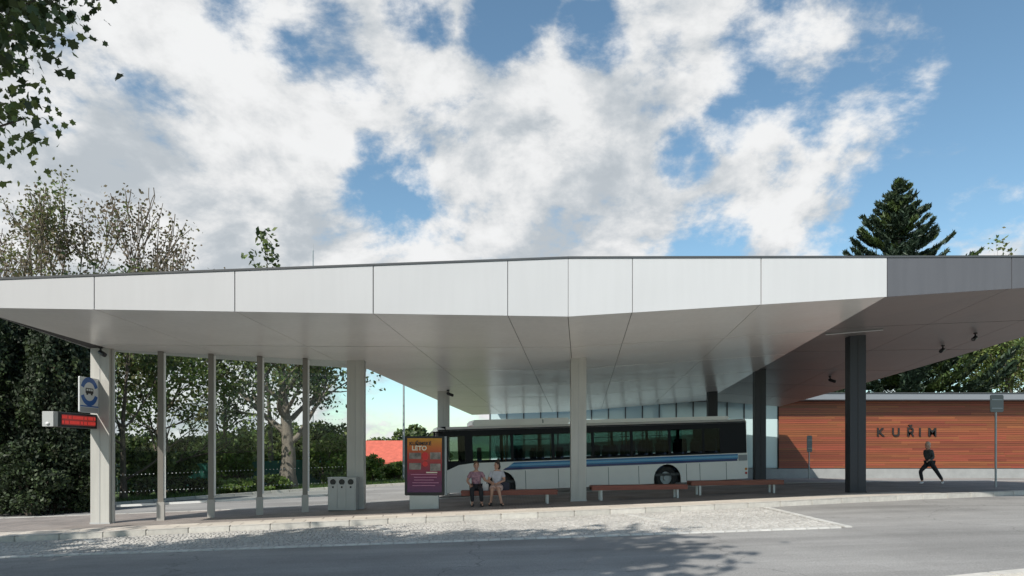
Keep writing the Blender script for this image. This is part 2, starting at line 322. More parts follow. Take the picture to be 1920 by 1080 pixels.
# ------------------------------------------------------------------ mesh helpers
class MB:
    def __init__(s): s.v = []; s.f = []; s.mi = []; s.cur = 0
    def add(s, vs, fs):
        n = len(s.v); s.v += [tuple(v) for v in vs]
        for f in fs: s.f.append(tuple(i+n for i in f)); s.mi.append(s.cur)
        return s
    def box(s, c, d, mtx=None):
        cx, cy, cz = c; x, y, z = d[0]/2, d[1]/2, d[2]/2
        vs = [Vector((cx+a*x, cy+b*y, cz+e*z)) for e in (-1, 1) for a, b in ((-1, -1), (1, -1), (1, 1), (-1, 1))]
        if mtx is not None: vs = [mtx @ v for v in vs]
        return s.add(vs, [(3, 2, 1, 0), (4, 5, 6, 7), (0, 1, 5, 4), (1, 2, 6, 5), (2, 3, 7, 6), (3, 0, 4, 7)])
    def rbox(s, c, d, r, ax='y', n=3):            # box with rounded profile, extruded along ax
        i = {'x': (1, 2, 0), 'y': (0, 2, 1), 'z': (0, 1, 2)}[ax]
        hx, hy = d[i[0]]/2, d[i[1]]/2; r = min(r, hx*.98, hy*.98); prof = []
        for qx, qy, a0 in ((1, 1, 0), (-1, 1, 90), (-1, -1, 180), (1, -1, 270)):
            for k in range(n+1):
                a = R(a0+90*k/n); prof.append((qx*(hx-r)+r*math.cos(a), qy*(hy-r)+r*math.sin(a)))
        vs = []
        for sd in (-1, 1):
            for (u, w) in prof:
                p = [0, 0, 0]; p[i[0]] = c[i[0]]+u; p[i[1]] = c[i[1]]+w; p[i[2]] = c[i[2]]+sd*d[i[2]]/2; vs.append(p)
        k = len(prof)
        return s.add(vs, [tuple(range(k)), tuple(range(2*k-1, k-1, -1))]+[(j, j+k, (j+1) % k+k, (j+1) % k) for j in range(k)])
    def tube(s, pts, rad, n=6, cap=True):
        pts = [Vector(p) for p in pts]; 
        if not isinstance(rad, (list, tuple)): rad = [rad]*len(pts)
        vs = []; up = None
        for i, p in enumerate(pts):
            t = (pts[min(i+1, len(pts)-1)]-pts[max(i-1, 0)]).normalized()
            if up is None: up = Vector((0, 0, 1)) if abs(t.z) < .9 else Vector((1, 0, 0))
            a = t.cross(up)
            if a.length < 1e-4: a = t.orthogonal()
            a.normalize(); b = t.cross(a).normalized(); up = b.cross(t)*1 if False else up
            for k in range(n):
                q = 2*math.pi*k/n; vs.append(p+(a*math.cos(q)+b*math.sin(q))*rad[i])
        fs = []
        for i in range(len(pts)-1):
            for k in range(n): fs.append((i*n+k, i*n+(k+1) % n, (i+1)*n+(k+1) % n, (i+1)*n+k))
        if cap: fs += [tuple(range(n-1, -1, -1)), tuple(range((len(pts)-1)*n, len(pts)*n))]
        return s.add(vs, fs)
    def cyl(s, p0, p1, r, n=16): return s.tube([p0, p1], r, n)
    def prism(s, poly, off):                      # poly: list of 3d points, extruded by off
        off = Vector(off); k = len(poly); vs = [Vector(p) for p in poly]+[Vector(p)+off for p in poly]
        return s.add(vs, [tuple(range(k-1, -1, -1)), tuple(range(k, 2*k))]+[(j, (j+1) % k, (j+1) % k+k, j+k) for j in range(k)])
    def ball(s, c, r, n=12, m=8):
        if not isinstance(r, (tuple, list)): r = (r, r, r)
        vs = [(c[0], c[1], c[2]-r[2])]
        for i in range(1, m):
            t = math.pi*i/m
            for k in range(n):
                q = 2*math.pi*k/n; vs.append((c[0]+r[0]*math.sin(t)*math.cos(q), c[1]+r[1]*math.sin(t)*math.sin(q), c[2]-r[2]*math.cos(t)))
        vs.append((c[0], c[1], c[2]+r[2])); fs = []
        for k in range(n): fs.append((0, 1+(k+1) % n, 1+k)); fs.append((len(vs)-1, 1+(m-2)*n+k, 1+(m-2)*n+(k+1) % n))
        for i in range(m-2):
            for k in range(n): fs.append((1+i*n+k, 1+i*n+(k+1) % n, 1+(i+1)*n+(k+1) % n, 1+(i+1)*n+k))
        return s.add(vs, fs)
    def build(s, name, m, parent=None, smooth=False, bevel=0, world=False, fix=True):
        vs = s.v
        if world and parent is not None:
            b = parent; loc = Vector((0, 0, 0))
            while b is not None: loc += b.location; b = b.parent
            vs = [tuple(Vector(v)-loc) for v in vs]
        me = bpy.data.meshes.new(name); me.from_pydata(vs, [], s.f)
        for q in (m if isinstance(m, (list, tuple)) else [m]): me.materials.append(M[q] if isinstance(q, str) else q)
        if len(me.materials) > 1: me.polygons.foreach_set('material_index', s.mi)
        if fix and len(s.f) < 4000:
            bm = bmesh.new(); bm.from_mesh(me); bmesh.ops.recalc_face_normals(bm, faces=bm.faces)
            if bevel: bmesh.ops.bevel(bm, geom=[e for e in bm.edges if len(e.link_faces) == 2 and e.calc_face_angle(0) > .6], offset=bevel, segments=2, affect='EDGES', clamp_overlap=True)
            bm.to_mesh(me); bm.free()
        if smooth: me.polygons.foreach_set('use_smooth', [True]*len(me.polygons))
        if smooth == 'auto':
            try: me.set_sharp_from_angle(angle=R(40))
            except Exception: pass
        o = bpy.data.objects.new(name, me); COL.objects.link(o); o.parent = parent
        return o
def tag(o, label=None, cat=None, group=None, kind=None):
    if label: o['label'] = label
    if cat: o['category'] = cat
    if group: o['group'] = group
    if kind: o['kind'] = kind
    return o
def thing(name, label, cat, loc=(0, 0, 0), rot=(0, 0, 0), group=None):
    o = bpy.data.objects.new(name, None); COL.objects.link(o); o.location = loc; o.rotation_euler = rot; o.empty_display_size = .3
    return tag(o, label, cat, group)
def inst(mesh, name, parent, mtx):
    o = bpy.data.objects.new(name, mesh); COL.objects.link(o); o.parent = parent; o.matrix_local = mtx; return o
def text_part(name, body, size, m, parent, mtx, extrude=.01, align='CENTER', space=1.0, bold=0.):
    c = bpy.data.curves.new(name, 'FONT'); c.body = body; c.size = size; c.extrude = extrude; c.align_x = align; c.align_y = 'CENTER'; c.space_character = space; c.offset = bold
    t = bpy.data.objects.new('text_tmp', c); COL.objects.link(t)
    bpy.context.view_layer.update(); dg = bpy.context.evaluated_depsgraph_get()
    me = bpy.data.meshes.new_from_object(t.evaluated_get(dg)); bpy.data.objects.remove(t); bpy.data.curves.remove(c)
    me.materials.clear(); me.materials.append(M[m]); me.name = name
    return inst(me, name, parent, mtx)
def clip_half(poly, a, b):                       # keep the part of a plan polygon left of a->b
    out = []; n = len(poly)
    def side(p): return (b[0]-a[0])*(p[1]-a[1])-(b[1]-a[1])*(p[0]-a[0])
    for i in range(n):
        p, q = poly[i], poly[(i+1) % n]; sp, sq = side(p), side(q)
        if sp >= 0: out.append(p)
        if (sp > 0 and sq < 0) or (sp < 0 and sq > 0):
            t = sp/(sp-sq); out.append((p[0]+(q[0]-p[0])*t, p[1]+(q[1]-p[1])*t))
    return out
def clip_quad(poly, quad):
    for i in range(len(quad)):
        if len(poly) < 3: return []
        poly = clip_half(poly, quad[i], quad[(i+1) % len(quad)])
    return poly
def area(p): return .5*sum(p[i][0]*p[(i+1) % len(p)][1]-p[(i+1) % len(p)][0]*p[i][1] for i in range(len(p)))
def sheet(name, poly, zf, m, step=2.0, parent=None):   # a sheet laid over the terrain
    if area(poly) < 0: poly = poly[::-1]
    xs = [p[0] for p in poly]; ys = [p[1] for p in poly]; mb = MB()
    x0 = math.floor(min(xs)/step)*step; y0 = math.floor(min(ys)/step)*step
    x = x0
    while x < max(xs):
        y = y0
        while y < max(ys):
            q = clip_quad(poly, [(x, y), (x+step, y), (x+step, y+step), (x, y+step)])
            if len(q) >= 3 and abs(area(q)) > 1e-5: mb.add([(a, b, zf(a, b)) for a, b in q], [tuple(range(len(q)))])
            y += step
        x += step
    me = bpy.data.meshes.new(name); me.from_pydata(mb.v, [], mb.f); me.materials.append(M[m])
    bm = bmesh.new(); bm.from_mesh(me); bmesh.ops.remove_doubles(bm, verts=bm.verts, dist=1e-4); bm.to_mesh(me); bm.free()
    me.polygons.foreach_set('use_smooth', [True]*len(me.polygons))
    o = bpy.data.objects.new(name, me); COL.objects.link(o); o.parent = parent; return o
def along(poly, step):                            # walk a polyline: (mid point, tangent) each step
    pts = [Vector((p[0], p[1], 0)) for p in poly]; seg = [(pts[i+1]-pts[i]).length for i in range(len(pts)-1)]; tot = sum(seg); out = []; n = int(tot/step)
    def at(d):
        for i, l in enumerate(seg):
            if d <= l or i == len(seg)-1: return pts[i]+(pts[i+1]-pts[i])*(d/l)
            d -= l
    for k in range(n):
        a, b = at(k*step), at((k+1)*step); out.append(((a+b)/2, (b-a).normalized()))
    return out
def frame3(c, t, z):                              # matrix with x along t, laid on the slope
    t = Vector(t); e = .3; dz = (zg(c.x+t.x*e, c.y+t.y*e)-zg(c.x-t.x*e, c.y-t.y*e))/(2*e)
    x = Vector((t.x, t.y, dz)).normalized(); y = Vector((-t.y, t.x, 0)).normalized(); zz = x.cross(y)
    m = Matrix((x, y, zz)).transposed().to_4x4(); m.translation = (c.x, c.y, z); return m
def chaikin(poly, n=2):
    for _ in range(n):
        q = [poly[0]]
        for a, b in zip(poly[:-1], poly[1:]):
            q += [(a[0]*.75+b[0]*.25, a[1]*.75+b[1]*.25), (a[0]*.25+b[0]*.75, a[1]*.25+b[1]*.75)]
        poly = q+[poly[-1]]
    return poly

# ------------------------------------------------------------------ ground, road, platform
def ground():
    xs = sorted(set([-1500, -800, -400, -200, -120, -80]+list(range(-60, 61, 3))+[80, 120, 200, 400, 800, 1500]))
    ys = sorted(set([-1500, -600, -200, -80, -40]+list(range(-20, 81, 3))+[100, 140, 200, 400, 800, 1500, 2500]))
    v = [(x, y, zr(x, y)-.03) for y in ys for x in xs]; w = len(xs)
    f = [(j*w+i, j*w+i+1, (j+1)*w+i+1, (j+1)*w+i) for j in range(len(ys)-1) for i in range(w-1)]
    mb = MB().add(v, f); tag(mb.build('ground', 'grass', smooth=True, fix=False), kind='structure')
ground()
FRONT = chaikin([(-30, 14.2), (-12.6, 16.6), (-5.6, 17.8), (.6, 18.4), (7.6, 19.3), (12, 20.5), (17, 22.3), (30, 28)])
BACK = chaikin([(30, 32), (20, 29.6), (12, 28.7), (-2.2, 26.0), (-5.0, 24.4), (-9.6, 23.4), (-16, 23.0), (-30, 22.6)])
ROAD = [(-60, -14), (60, -14), (60, 43.2), (4, 43.2), (0, 44), (-4, 42), (-7.5, 40), (-13, 36.4), (-17, 31), (-20.5, 26.2), (-30, 22), (-60, 17)]
tag(sheet('road', ROAD, lambda x, y: zr(x, y), 'asphalt', 3.0), kind='structure')
plat = tag(sheet('platform', FRONT+BACK, lambda x, y: zg(x, y), 'brick_paving', 2.0), kind='structure')
def kerbs():
    b = MB(); b.box((0, .11, -.11), (.994, .22, .23)); k = b.build('kerb_stone', 'kerb', plat, bevel=.015)
    first = True
    for line, st in ((FRONT, 1.0), (BACK, 1.0)):
        for c, t in along(line, st):
            z = zg(c.x, c.y)+.006+rnd.uniform(-.003, .003)
            o = k if first else inst(k.data, 'kerb_stone', plat, Matrix())
            first = False; o.matrix_local = frame3(c, t, z)
    # pale slabs behind the front kerb
    b = MB(); b.box((0, 0, -.02), (.79, .49, .05)); s = b.build('paving_slab', 'slab', plat, bevel=.006); first = True
    for row in range(2):
        off = .22+.25+row*.5
        for c, t in along(FRONT, .8):
            n = Vector((-t.y, t.x, 0)); q = c+n*off+t*(.4*row)
            if q.x < -22 or q.x > 13: continue
            o = s if first else inst(s.data, 'paving_slab', plat, Matrix()); first = False
            o.matrix_local = frame3(q, t, zg(q.x, q.y)+.008)
kerbs()
def front_y(x):
    for a, b in zip(FRONT[:-1], FRONT[1:]):
        if a[0] <= x <= b[0]: return a[1]+(b[1]-a[1])*(x-a[0])/(b[0]-a[0])
    return 99
def edge_y(x): return 14.15+.02*x
def sett_bay():
    low = [(x, edge_y(x)) for x in (-24, -12, 0, 7.0)]; up = [(x, y-.01) for x, y in FRONT if -24 < x < 7.2]
    bay = tag(sheet('bus_bay', low+[(7.15, front_y(7.15)-.01)]+up[::-1]+[(-24, front_y(-24)-.01)], lambda x, y: zr(x, y)+.004, 'mortar', 2.0), kind='structure')
    mb = MB(); rr = random.Random(3); y = 0
    rows = int(5.2/.112)
    for j in range(rows):
        x = -21+rr.uniform(0, .1)
        while x < 6.95:
            w = rr.uniform(.085, .125); cy = edge_y(x)+.16+j*.112+rr.uniform(-.006, .006)+.012*math.sin(x*1.7+j)
            if cy < front_y(x)-.06:
                z = zr(x, cy)+.012+rr.uniform(0, .010); a = w/2-.006; h = .049; b0 = zr(x, cy)
                i = .012; tl = rr.uniform(-.003, .003)
                mb.add([(x-a, cy-h, b0), (x+a, cy-h, b0), (x+a, cy+h, b0), (x-a, cy+h, b0), (x-a+i, cy-h+i, z+tl), (x+a-i, cy-h+i, z-tl), (x+a-i, cy+h-i, z-tl), (x-a+i, cy+h-i, z+tl)],
                       [(4, 5, 6, 7), (0, 1, 5, 4), (1, 2, 6, 5), (2, 3, 7, 6), (3, 0, 4, 7)])
            x += w
    o = mb.build('sett_paving', 'sett', bay, fix=False); tag(o, kind='stuff')
    b = MB(); b.box((0, 0, -.03), (.235, .16, .1)); s = b.build('border_stone', 'border', bay, bevel=.008); first = True
    for line in ([(-24, edge_y(-24)), (7.05, edge_y(7.05))], [(7.05, edge_y(7.05)), (7.15, front_y(7.15))]):
        for c, t in along(line, .245):
            o = s if first else inst(s.data, 'border_stone', bay, Matrix()); first = False
            o.matrix_local = frame3(c, t, zr(c.x, c.y)+.004+rnd.uniform(-.002, .004))
    # pale stone bands across the bay
    for x in (-9.3, -2.4, 4.2):
        for c, t in along([(x-.5, edge_y(x)+2.0), (x-1.1, front_y(x)-.5)], .245):
            o = inst(s.data, 'border_stone', bay, Matrix()); o.matrix_local = frame3(c, t, zr(c.x, c.y)+.012)
sett_bay()
def near_pavement():
    poly = [(2.0, 7.45), (6.55, 8.62), (20, 11.8), (20, 6), (2, 4)]
    pv = tag(sheet('pavement', poly, lambda x, y: zg(x, y)-.02, 'slab', 2.0), kind='structure')
    b = MB(); b.box((0, -.10, -.11), (.985, .2, .24)); s = None
    for c, t in along([(2.0, 7.45), (6.55, 8.62), (20, 11.8)], 1.0):
        if s is None: o = s = b.build('kerb_stone', 'kerb', pv, bevel=.015)
        else: o = inst(s.data, 'kerb_stone', pv, Matrix())
        o.matrix_local = frame3(c, t, zg(c.x, c.y))
near_pavement()
def far_kerb():
    line = chaikin([(0, 44), (-4, 42), (-7.5, 40), (-13, 36.4), (-17, 31), (-20.5, 26.2), (-30, 22)])
    vg = tag(sheet('verge', line+[(-44, 30), (-44, 52), (0, 56)], lambda x, y: zr(x, y)+.1, 'grass', 2.0), kind='structure')
    b = MB(); b.box((0, .08, -.09), (.985, .16, .2)); s = None
    for c, t in along(line, 1.0):
        if s is None: o = s = b.build('kerb_stone', 'kerb', vg, bevel=.015)
        else: o = inst(s.data, 'kerb_stone', vg, Matrix())
        t = -t; o.matrix_local = frame3(c, t, zr(c.x, c.y)+.125) 
    # grass blades along the verge
    rr = random.Random(5); mb = MB()
    for c, t in along(line, .02):
        n = Vector((t.y, -t.x, 0)); n = n if n.y > 0 or n.x < 0 else -n
        for _ in range(4):
            d = .2+abs(rr.gauss(0, 2.2)); p = c+n*d; z = zr(p.x, p.y)+.1; h = rr.uniform(.06, .22)*(1+.5*(d > 2)); a = rr.uniform(0, 6.3); w = .012+.012*rr.random()
            dx, dy = math.cos(a)*w, math.sin(a)*w; lx, ly = rr.uniform(-.08, .08), rr.uniform(-.08, .08)
            mb.add([(p.x-dx, p.y-dy, z), (p.x+dx, p.y+dy, z), (p.x+lx, p.y+ly, z+h)], [(0, 1, 2)])
    g = mb.build('verge_grass', 'blade', fix=False); tag(g, 'tufts of green grass along the kerb by the green fence', 'grass', kind='stuff')
far_kerb()

# ------------------------------------------------------------------ canopy
def fr(px):                                      # plan point of the front edge at an image column
    k = (px-960)/1280; Y = 15.9/(1-.08*k); return k*Y, Y
def fz(px, py): return 1.7+(845-py)/1280*fr(px)[1]
JOINTS = [-67, 178, 441, 700, 952, 1065, 1185, 1426, 1662, 1895, 2110, 2306]
def interp(x, tab):
    for (a, b), (c, d) in zip(tab[:-1], tab[1:]):
        if x <= c: return b+(d-b)*(x-a)/(c-a)
    return tab[-1][1]
def fbot(px): return fz(px, interp(px, [(-67, 576), (1065, 593), (1662, 556), (2306, 514)]))
def ftop(px): return fz(px, interp(px, [(-67, 528), (1065, 485.5), (1662, 484), (2306, 482)]))
G = Vector((.1016, 1.0)); REAR = 41.0
def rear_of(px): x, y = fr(px); t = REAR-y; return x+G.x*t, REAR
C2, R2, L2, D2 = fr(1065), fr(1662), fr(-67), fr(2306)
CR, RR_ = rear_of(1065), rear_of(1662)
B1 = P(176, 640, 19.7); B2 = P(690, 695, 23.5); B3 = P(885, 778, 41.0); P2 = P(1461, 762, 41.0); P1 = P(1920, 614, 23.7)
def solve(pts, wts):
    A = np.array([[1, p[0], p[1], p[0]*p[1]] for p in pts]); b = np.array([p[2] for p in pts]); w = np.array(wts)[:, None]
    c = np.linalg.lstsq(A*w, b*w[:, 0], rcond=None)[0]
    return lambda x, y: float(c[0]+c[1]*x+c[2]*y+c[3]*x*y)
zC, zR = fbot(1065), fbot(1662); zCR = P(1080, 771, 41).z; zRR = P(1322, 751, 41).z
zs_left = solve([(*C2, zC), (*CR, zCR), (*L2, fbot(-67)), (*fr(441), fbot(441)), tuple(B1), tuple(B2), tuple(B3)], [30, 30, 30, 20, 1, 2, 6])
zs_right = solve([(*C2, zC), (*R2, zR), (*RR_, zRR), (*CR, zCR)], [1, 1, 1, 1])
zs_dark = solve([(*R2, zR), (*D2, fbot(2306)), tuple(P2), (*RR_, zRR)], [1, 1, 1, 1])
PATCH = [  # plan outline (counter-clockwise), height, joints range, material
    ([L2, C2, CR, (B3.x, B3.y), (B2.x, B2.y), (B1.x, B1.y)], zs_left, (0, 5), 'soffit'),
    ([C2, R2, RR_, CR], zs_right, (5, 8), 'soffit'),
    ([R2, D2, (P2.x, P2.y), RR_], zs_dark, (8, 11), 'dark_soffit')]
def soffit_z(x, y):
    fold = lambda a: (a[0]+G.x*(y-a[1]))
    if x < fold(C2): return zs_left(x, y)
    if x < fold(R2): return zs_right(x, y)
    return zs_dark(x, y)
def canopy():
    T = thing('bus_station_canopy', 'large folded white and dark grey flat canopy roofing the bus platform', 'canopy', (0, 20, 0))
    rows = [0, 4.0, 8.2, 12.4, 16.6, 20.8, 26.5]
    gp = .008
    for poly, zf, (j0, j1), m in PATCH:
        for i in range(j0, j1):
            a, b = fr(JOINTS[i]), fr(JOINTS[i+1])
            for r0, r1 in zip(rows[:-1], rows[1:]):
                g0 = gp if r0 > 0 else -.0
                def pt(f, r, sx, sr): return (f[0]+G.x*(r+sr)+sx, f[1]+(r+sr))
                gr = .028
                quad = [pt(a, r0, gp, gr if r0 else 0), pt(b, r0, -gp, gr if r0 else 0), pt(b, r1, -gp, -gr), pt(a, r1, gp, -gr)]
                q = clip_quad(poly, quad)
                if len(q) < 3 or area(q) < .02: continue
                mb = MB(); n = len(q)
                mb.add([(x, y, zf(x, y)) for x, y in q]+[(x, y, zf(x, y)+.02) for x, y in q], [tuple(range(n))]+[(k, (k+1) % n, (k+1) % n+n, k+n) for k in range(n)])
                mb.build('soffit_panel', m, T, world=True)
        # dark carcass above the panels
        mb = MB(); st = 1.0; Q = poly
        for i in range(int(min(p[0] for p in Q))-2, int(max(p[0] for p in Q))+2, 2):
            for j in range(int(min(p[1] for p in Q))-1, int(max(p[1] for p in Q))+2, 2):
                q = clip_quad(Q, [(i, j), (i+2, j), (i+2, j+2), (i, j+2)])
                if len(q) >= 3 and area(q) > 1e-4: mb.add([(x, y, zf(x, y)+.03) for x, y in q], [tuple(range(len(q)))])
        mb.build('carcass', 'backing', T, world=True)
    # fascia
    off = Vector((.08, -1, 0)).normalized()*.03
    for i in range(len(JOINTS)-1):
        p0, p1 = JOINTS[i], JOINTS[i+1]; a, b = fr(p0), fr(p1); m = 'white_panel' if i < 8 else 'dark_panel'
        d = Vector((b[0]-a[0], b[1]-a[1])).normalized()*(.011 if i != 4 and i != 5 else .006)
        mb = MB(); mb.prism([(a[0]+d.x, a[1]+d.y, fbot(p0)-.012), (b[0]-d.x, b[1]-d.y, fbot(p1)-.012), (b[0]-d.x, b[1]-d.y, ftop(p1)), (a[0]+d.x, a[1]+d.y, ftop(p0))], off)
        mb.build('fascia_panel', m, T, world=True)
        mb = MB(); mb.prism([(a[0], a[1]+.05, ftop(p0)+.004), (b[0], b[1]+.05, ftop(p1)+.004), (b[0], b[1]+.05, ftop(p1)+.05), (a[0], a[1]+.05, ftop(p0)+.05)], off*3.2)
        mb.build('roof_trim', 'trim', T, world=True)
    # roof deck and rear and side fascias
    ring = [(*fr(p), ftop(p)) for p in (-67, 1065, 1662, 2306)]+[(p.x, p.y, p.z+.42) for p in (P2,)]+[(*RR_, zRR+.42), (*CR, zCR+.42)]+[(p.x, p.y, zs_left(p.x, p.y)+.42) for p in (B3, B2, B1)]
    bot = [(*fr(p), fbot(p)+.03) for p in (-67, 1065, 1662, 2306)]+[tuple(P2)]+[(*RR_, zRR), (*CR, zCR)]+[(p.x, p.y, zs_left(p.x, p.y)) for p in (B3, B2, B1)]
    mb = MB(); mb.add(ring, [(0, 1, 8, 9), (1, 6, 7, 8), (1, 2, 5, 6), (2, 3, 4, 5)]); mb.build('roof_deck', 'trim', T, world=True)
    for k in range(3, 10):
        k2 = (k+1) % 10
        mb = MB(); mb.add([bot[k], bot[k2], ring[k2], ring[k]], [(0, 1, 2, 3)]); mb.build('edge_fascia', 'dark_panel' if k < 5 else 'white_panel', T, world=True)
    mb = MB(); mb.add(bot[0:2]+ring[0:2][::-1], [(0, 1, 2, 3)]); mb.add(bot[1:3]+ring[1:3][::-1], [(0, 1, 2, 3)]); mb.add(bot[2:4]+ring[2:4][::-1], [(0, 1, 2, 3)])
    mb.build('fascia_backing', 'backing', T, world=True)
    # columns
    for (px, Y, w, dpt, m, lab) in ((187, 19.4, .54, .30, 'column_white', 'white column carrying the bus stop sign'), (666, 21.75, .54, .34, 'column_white', None), (1085, 22.0, .50, .34, 'column_white', None),
                                   (831, 29.6, .50, .34, 'column_white', None), (1609, 22.0, .52, .34, 'column_dark', 'dark column in front of the wooden wall'), (1426.5, 29.0, .46, .34, 'column_dark', 'dark column behind the benches'), (1337, 36.0, .5, .34, 'column_dark', None)):
        x = (px-960)/1280*Y; z0 = min(zg(x, Y)-.1, zr(x, Y)-.02); z1 = soffit_z(x, Y+.15)+.015
        mb = MB(); mb.rbox((x, Y+dpt/2, (z0+z1)/2), (w, dpt, z1-z0), .012, 'z', 2)
        c = mb.build('column', m, T, world=True)
        if lab: c['label'] = lab
        mb = MB(); mb.box((x, Y-.004, (z0+z1)/2), (.012, .012, z1-z0-.3)); mb.box((x, Y+.02, zg(x, Y)+.02), (w+.03, .05, .05))
        mb.build('seam', 'backing' if m == 'column_dark' else 'housing', c, world=True)
    # slim linear lamp body under the dark soffit
    a, b = P(1548, 627, 21.5), P(1656, 621, 21.2); 
    for q in (a, b): q.z = soffit_z(q.x, q.y)-.03
    mb = MB(); mb.tube([a, b], .022, 6); mb.build('linear_lamp', 'steel', T, world=True)
    return T
CAN = canopy()

# ------------------------------------------------------------------ glass screen
def glass_screen():
    A = Vector((-11.42, 19.62, 0)); B = Vector((-5.3, 21.72, 0)); d = (B-A).normalized(); n = Vector((-d.y, d.x, 0))
    T = thing('glass_screen', 'tall glazed wind screen with slim steel posts between two white columns', 'screen', (A.x, A.y, zg(A.x, A.y)))
    cols = [213, 302, 396, 487, 572, 648]; pts = []
    for px in cols:
        k = (px-960)/1280; t = (k*A.y-A.x)/(d.x-k*d.y); pts.append(A+d*t)
    rotm = Matrix((d, n, Vector((0, 0, 1)))).transposed().to_4x4()
    for i, p in enumerate(pts):
        z0 = zg(p.x, p.y); z1 = soffit_z(p.x, p.y)-.005
        if i < 5:
            m = rotm.copy(); m.translation = (p.x, p.y, 0)
            w = .15 if i else .05
            mb = MB(); mb.box((0, -.03, (z0+z1)/2), (w, .16, z1-z0), m); po = mb.build('post', 'column_white' if i == 0 else 'post_taupe', T, world=True)
            if i:
                mb = MB(); mb.box((0, -.03, z0+.27), (w+.05, .2, .54), m); mb.build('post_foot', 'post_foot', po, world=True)
                mb = MB(); mb.box((w/2+.027, -.03, (z0+z1)/2+.3), (.05, .1, z1-z0-.7), m); mb.build('glazing_bead', 'bead', po, world=True)
        if i < 5:
            q = pts[i+1]; a = p+d*.07; b = q-d*(.07 if i < 4 else 0)
            za = zg(a.x, a.y)+.52; zb = zg(b.x, b.y)+.52; ta = soffit_z(a.x, a.y)-.02; tb = soffit_z(b.x, b.y)-.02
            mb = MB(); mb.prism([(a.x, a.y, za), (b.x, b.y, zb), (b.x, b.y, tb), (a.x, a.y, ta)], n*.012); pn = mb.build('pane', 'glass', T, world=True)
            mb = MB(); mb.prism([(a.x, a.y, za-.07), (b.x, b.y, zb-.07), (b.x, b.y, zb-.004), (a.x, a.y, za-.004)], n*.05); mb.build('bottom_rail', 'bead', T, world=True)
            mb = MB(); L_ = (b-a).length
            for hh in (.36, .85, 2.35, 3.75):
                kx = .12
                while kx < L_-.08:
                    c = a+d*kx-n*.004; z = zg(c.x, c.y)+.52+hh; s = .0135
                    mb.add([c+d*(s*math.cos(u))+Vector((0, 0, z+s*math.sin(u))) for u in [k*math.pi/3 for k in range(6)]], [(0, 1, 2, 3, 4, 5)])
                    kx += .105
            o = mb.build('dot_row', 'sign_white', pn, world=True); tag(o, kind='stuff')
glass_screen()

# ------------------------------------------------------------------ station hall
def hall():
    Y = 43.0; x0, x1 = P(1459, 0, Y).x, 46.0; gl = -1.4; zb = .60; zt = 4.72
    T = thing('station_hall', 'low station hall clad in reddish wood boards with the town name in letters', 'building', (x1/2, Y, 0))
    mb = MB(); mb.box(((x0+x1)/2, Y+4.1, 2.4), (x1-x0, 8, 4.9)); mb.build('core', 'backing', T, world=True)
    mb = MB(); mb.box(((gl+x1)/2, Y+.02, .2), (x1-gl, .35, .72)); mb.build('plinth', 'plinth', T, world=True)
    mb = MB(); mb.box(((x0+x1)/2, Y+.0, zb-.02), (x1-x0, .12, .06)); mb.build('base_flashing', 'trim', T, world=True)
    # roof slab
    mb = MB(); mb.box(((gl+x1)/2, Y+3.6, 5.03), (x1-gl, 9.2, .40)); rf = mb.build('roof', 'slate_edge', T, world=True, bevel=.02)
    mb = MB(); mb.box(((gl+x1)/2, Y+3.6, 5.25), (x1-gl+.1, 9.3, .05)); mb.build('roof_trim', 'trim', rf, world=True)
    # boards
    b = MB(); b.box((0, 0, 0), (1, .025, .128)); base = b.build('board', 'wood', T); first = True
    rr = random.Random(11); z = zb+.075
    while z < zt+.06:
        x = x0
        while x < x1-.1:
            w = min(rr.uniform(2.2, 5.0), x1-x)
            if x1-x-w < .6: w = x1-x
            m = Matrix.Translation(Vector((x+w/2-T.location.x, -.10-rr.uniform(0, .006), z)))@Matrix.Diagonal((w-.006, 1, 1, 1))
            o = base if first else inst(base.data, 'board', T, m); o.matrix_local = m; first = False; x += w
        z += .14
    # letters
    lx = [P(px, 810, Y).x for px in (1648, 1677, 1704, 1722, 1745)]
    for ch, x in zip('KUŘIM', lx):
        m = Matrix.Translation(Vector((x-T.location.x, -.16, P(0, 811, Y).z)))@Matrix.Rotation(R(90), 4, 'X')
        text_part('letter', ch, .74, 'letter', T, m, .03, bold=.012)
    # glazed front
    w = (x0-gl)/17
    for k in range(17):
        a = gl+k*w
        mb = MB(); mb.box((a+w/2, Y+.05, 2.7), (w-.07, .03, 4.15)); mb.build('pane', 'hall_glass', T, world=True)
        mb = MB(); mb.box((a, Y+.02, 2.7), (.06, .1, 4.16)); mb.build('mullion', 'trim', T, world=True)
    mb = MB(); mb.box(((gl+x0)/2, Y+4.1, 2.4), (x0-gl-.02, 7.9, 4.85)); mb.build('glazed_core', 'concrete', T, world=True)
hall()

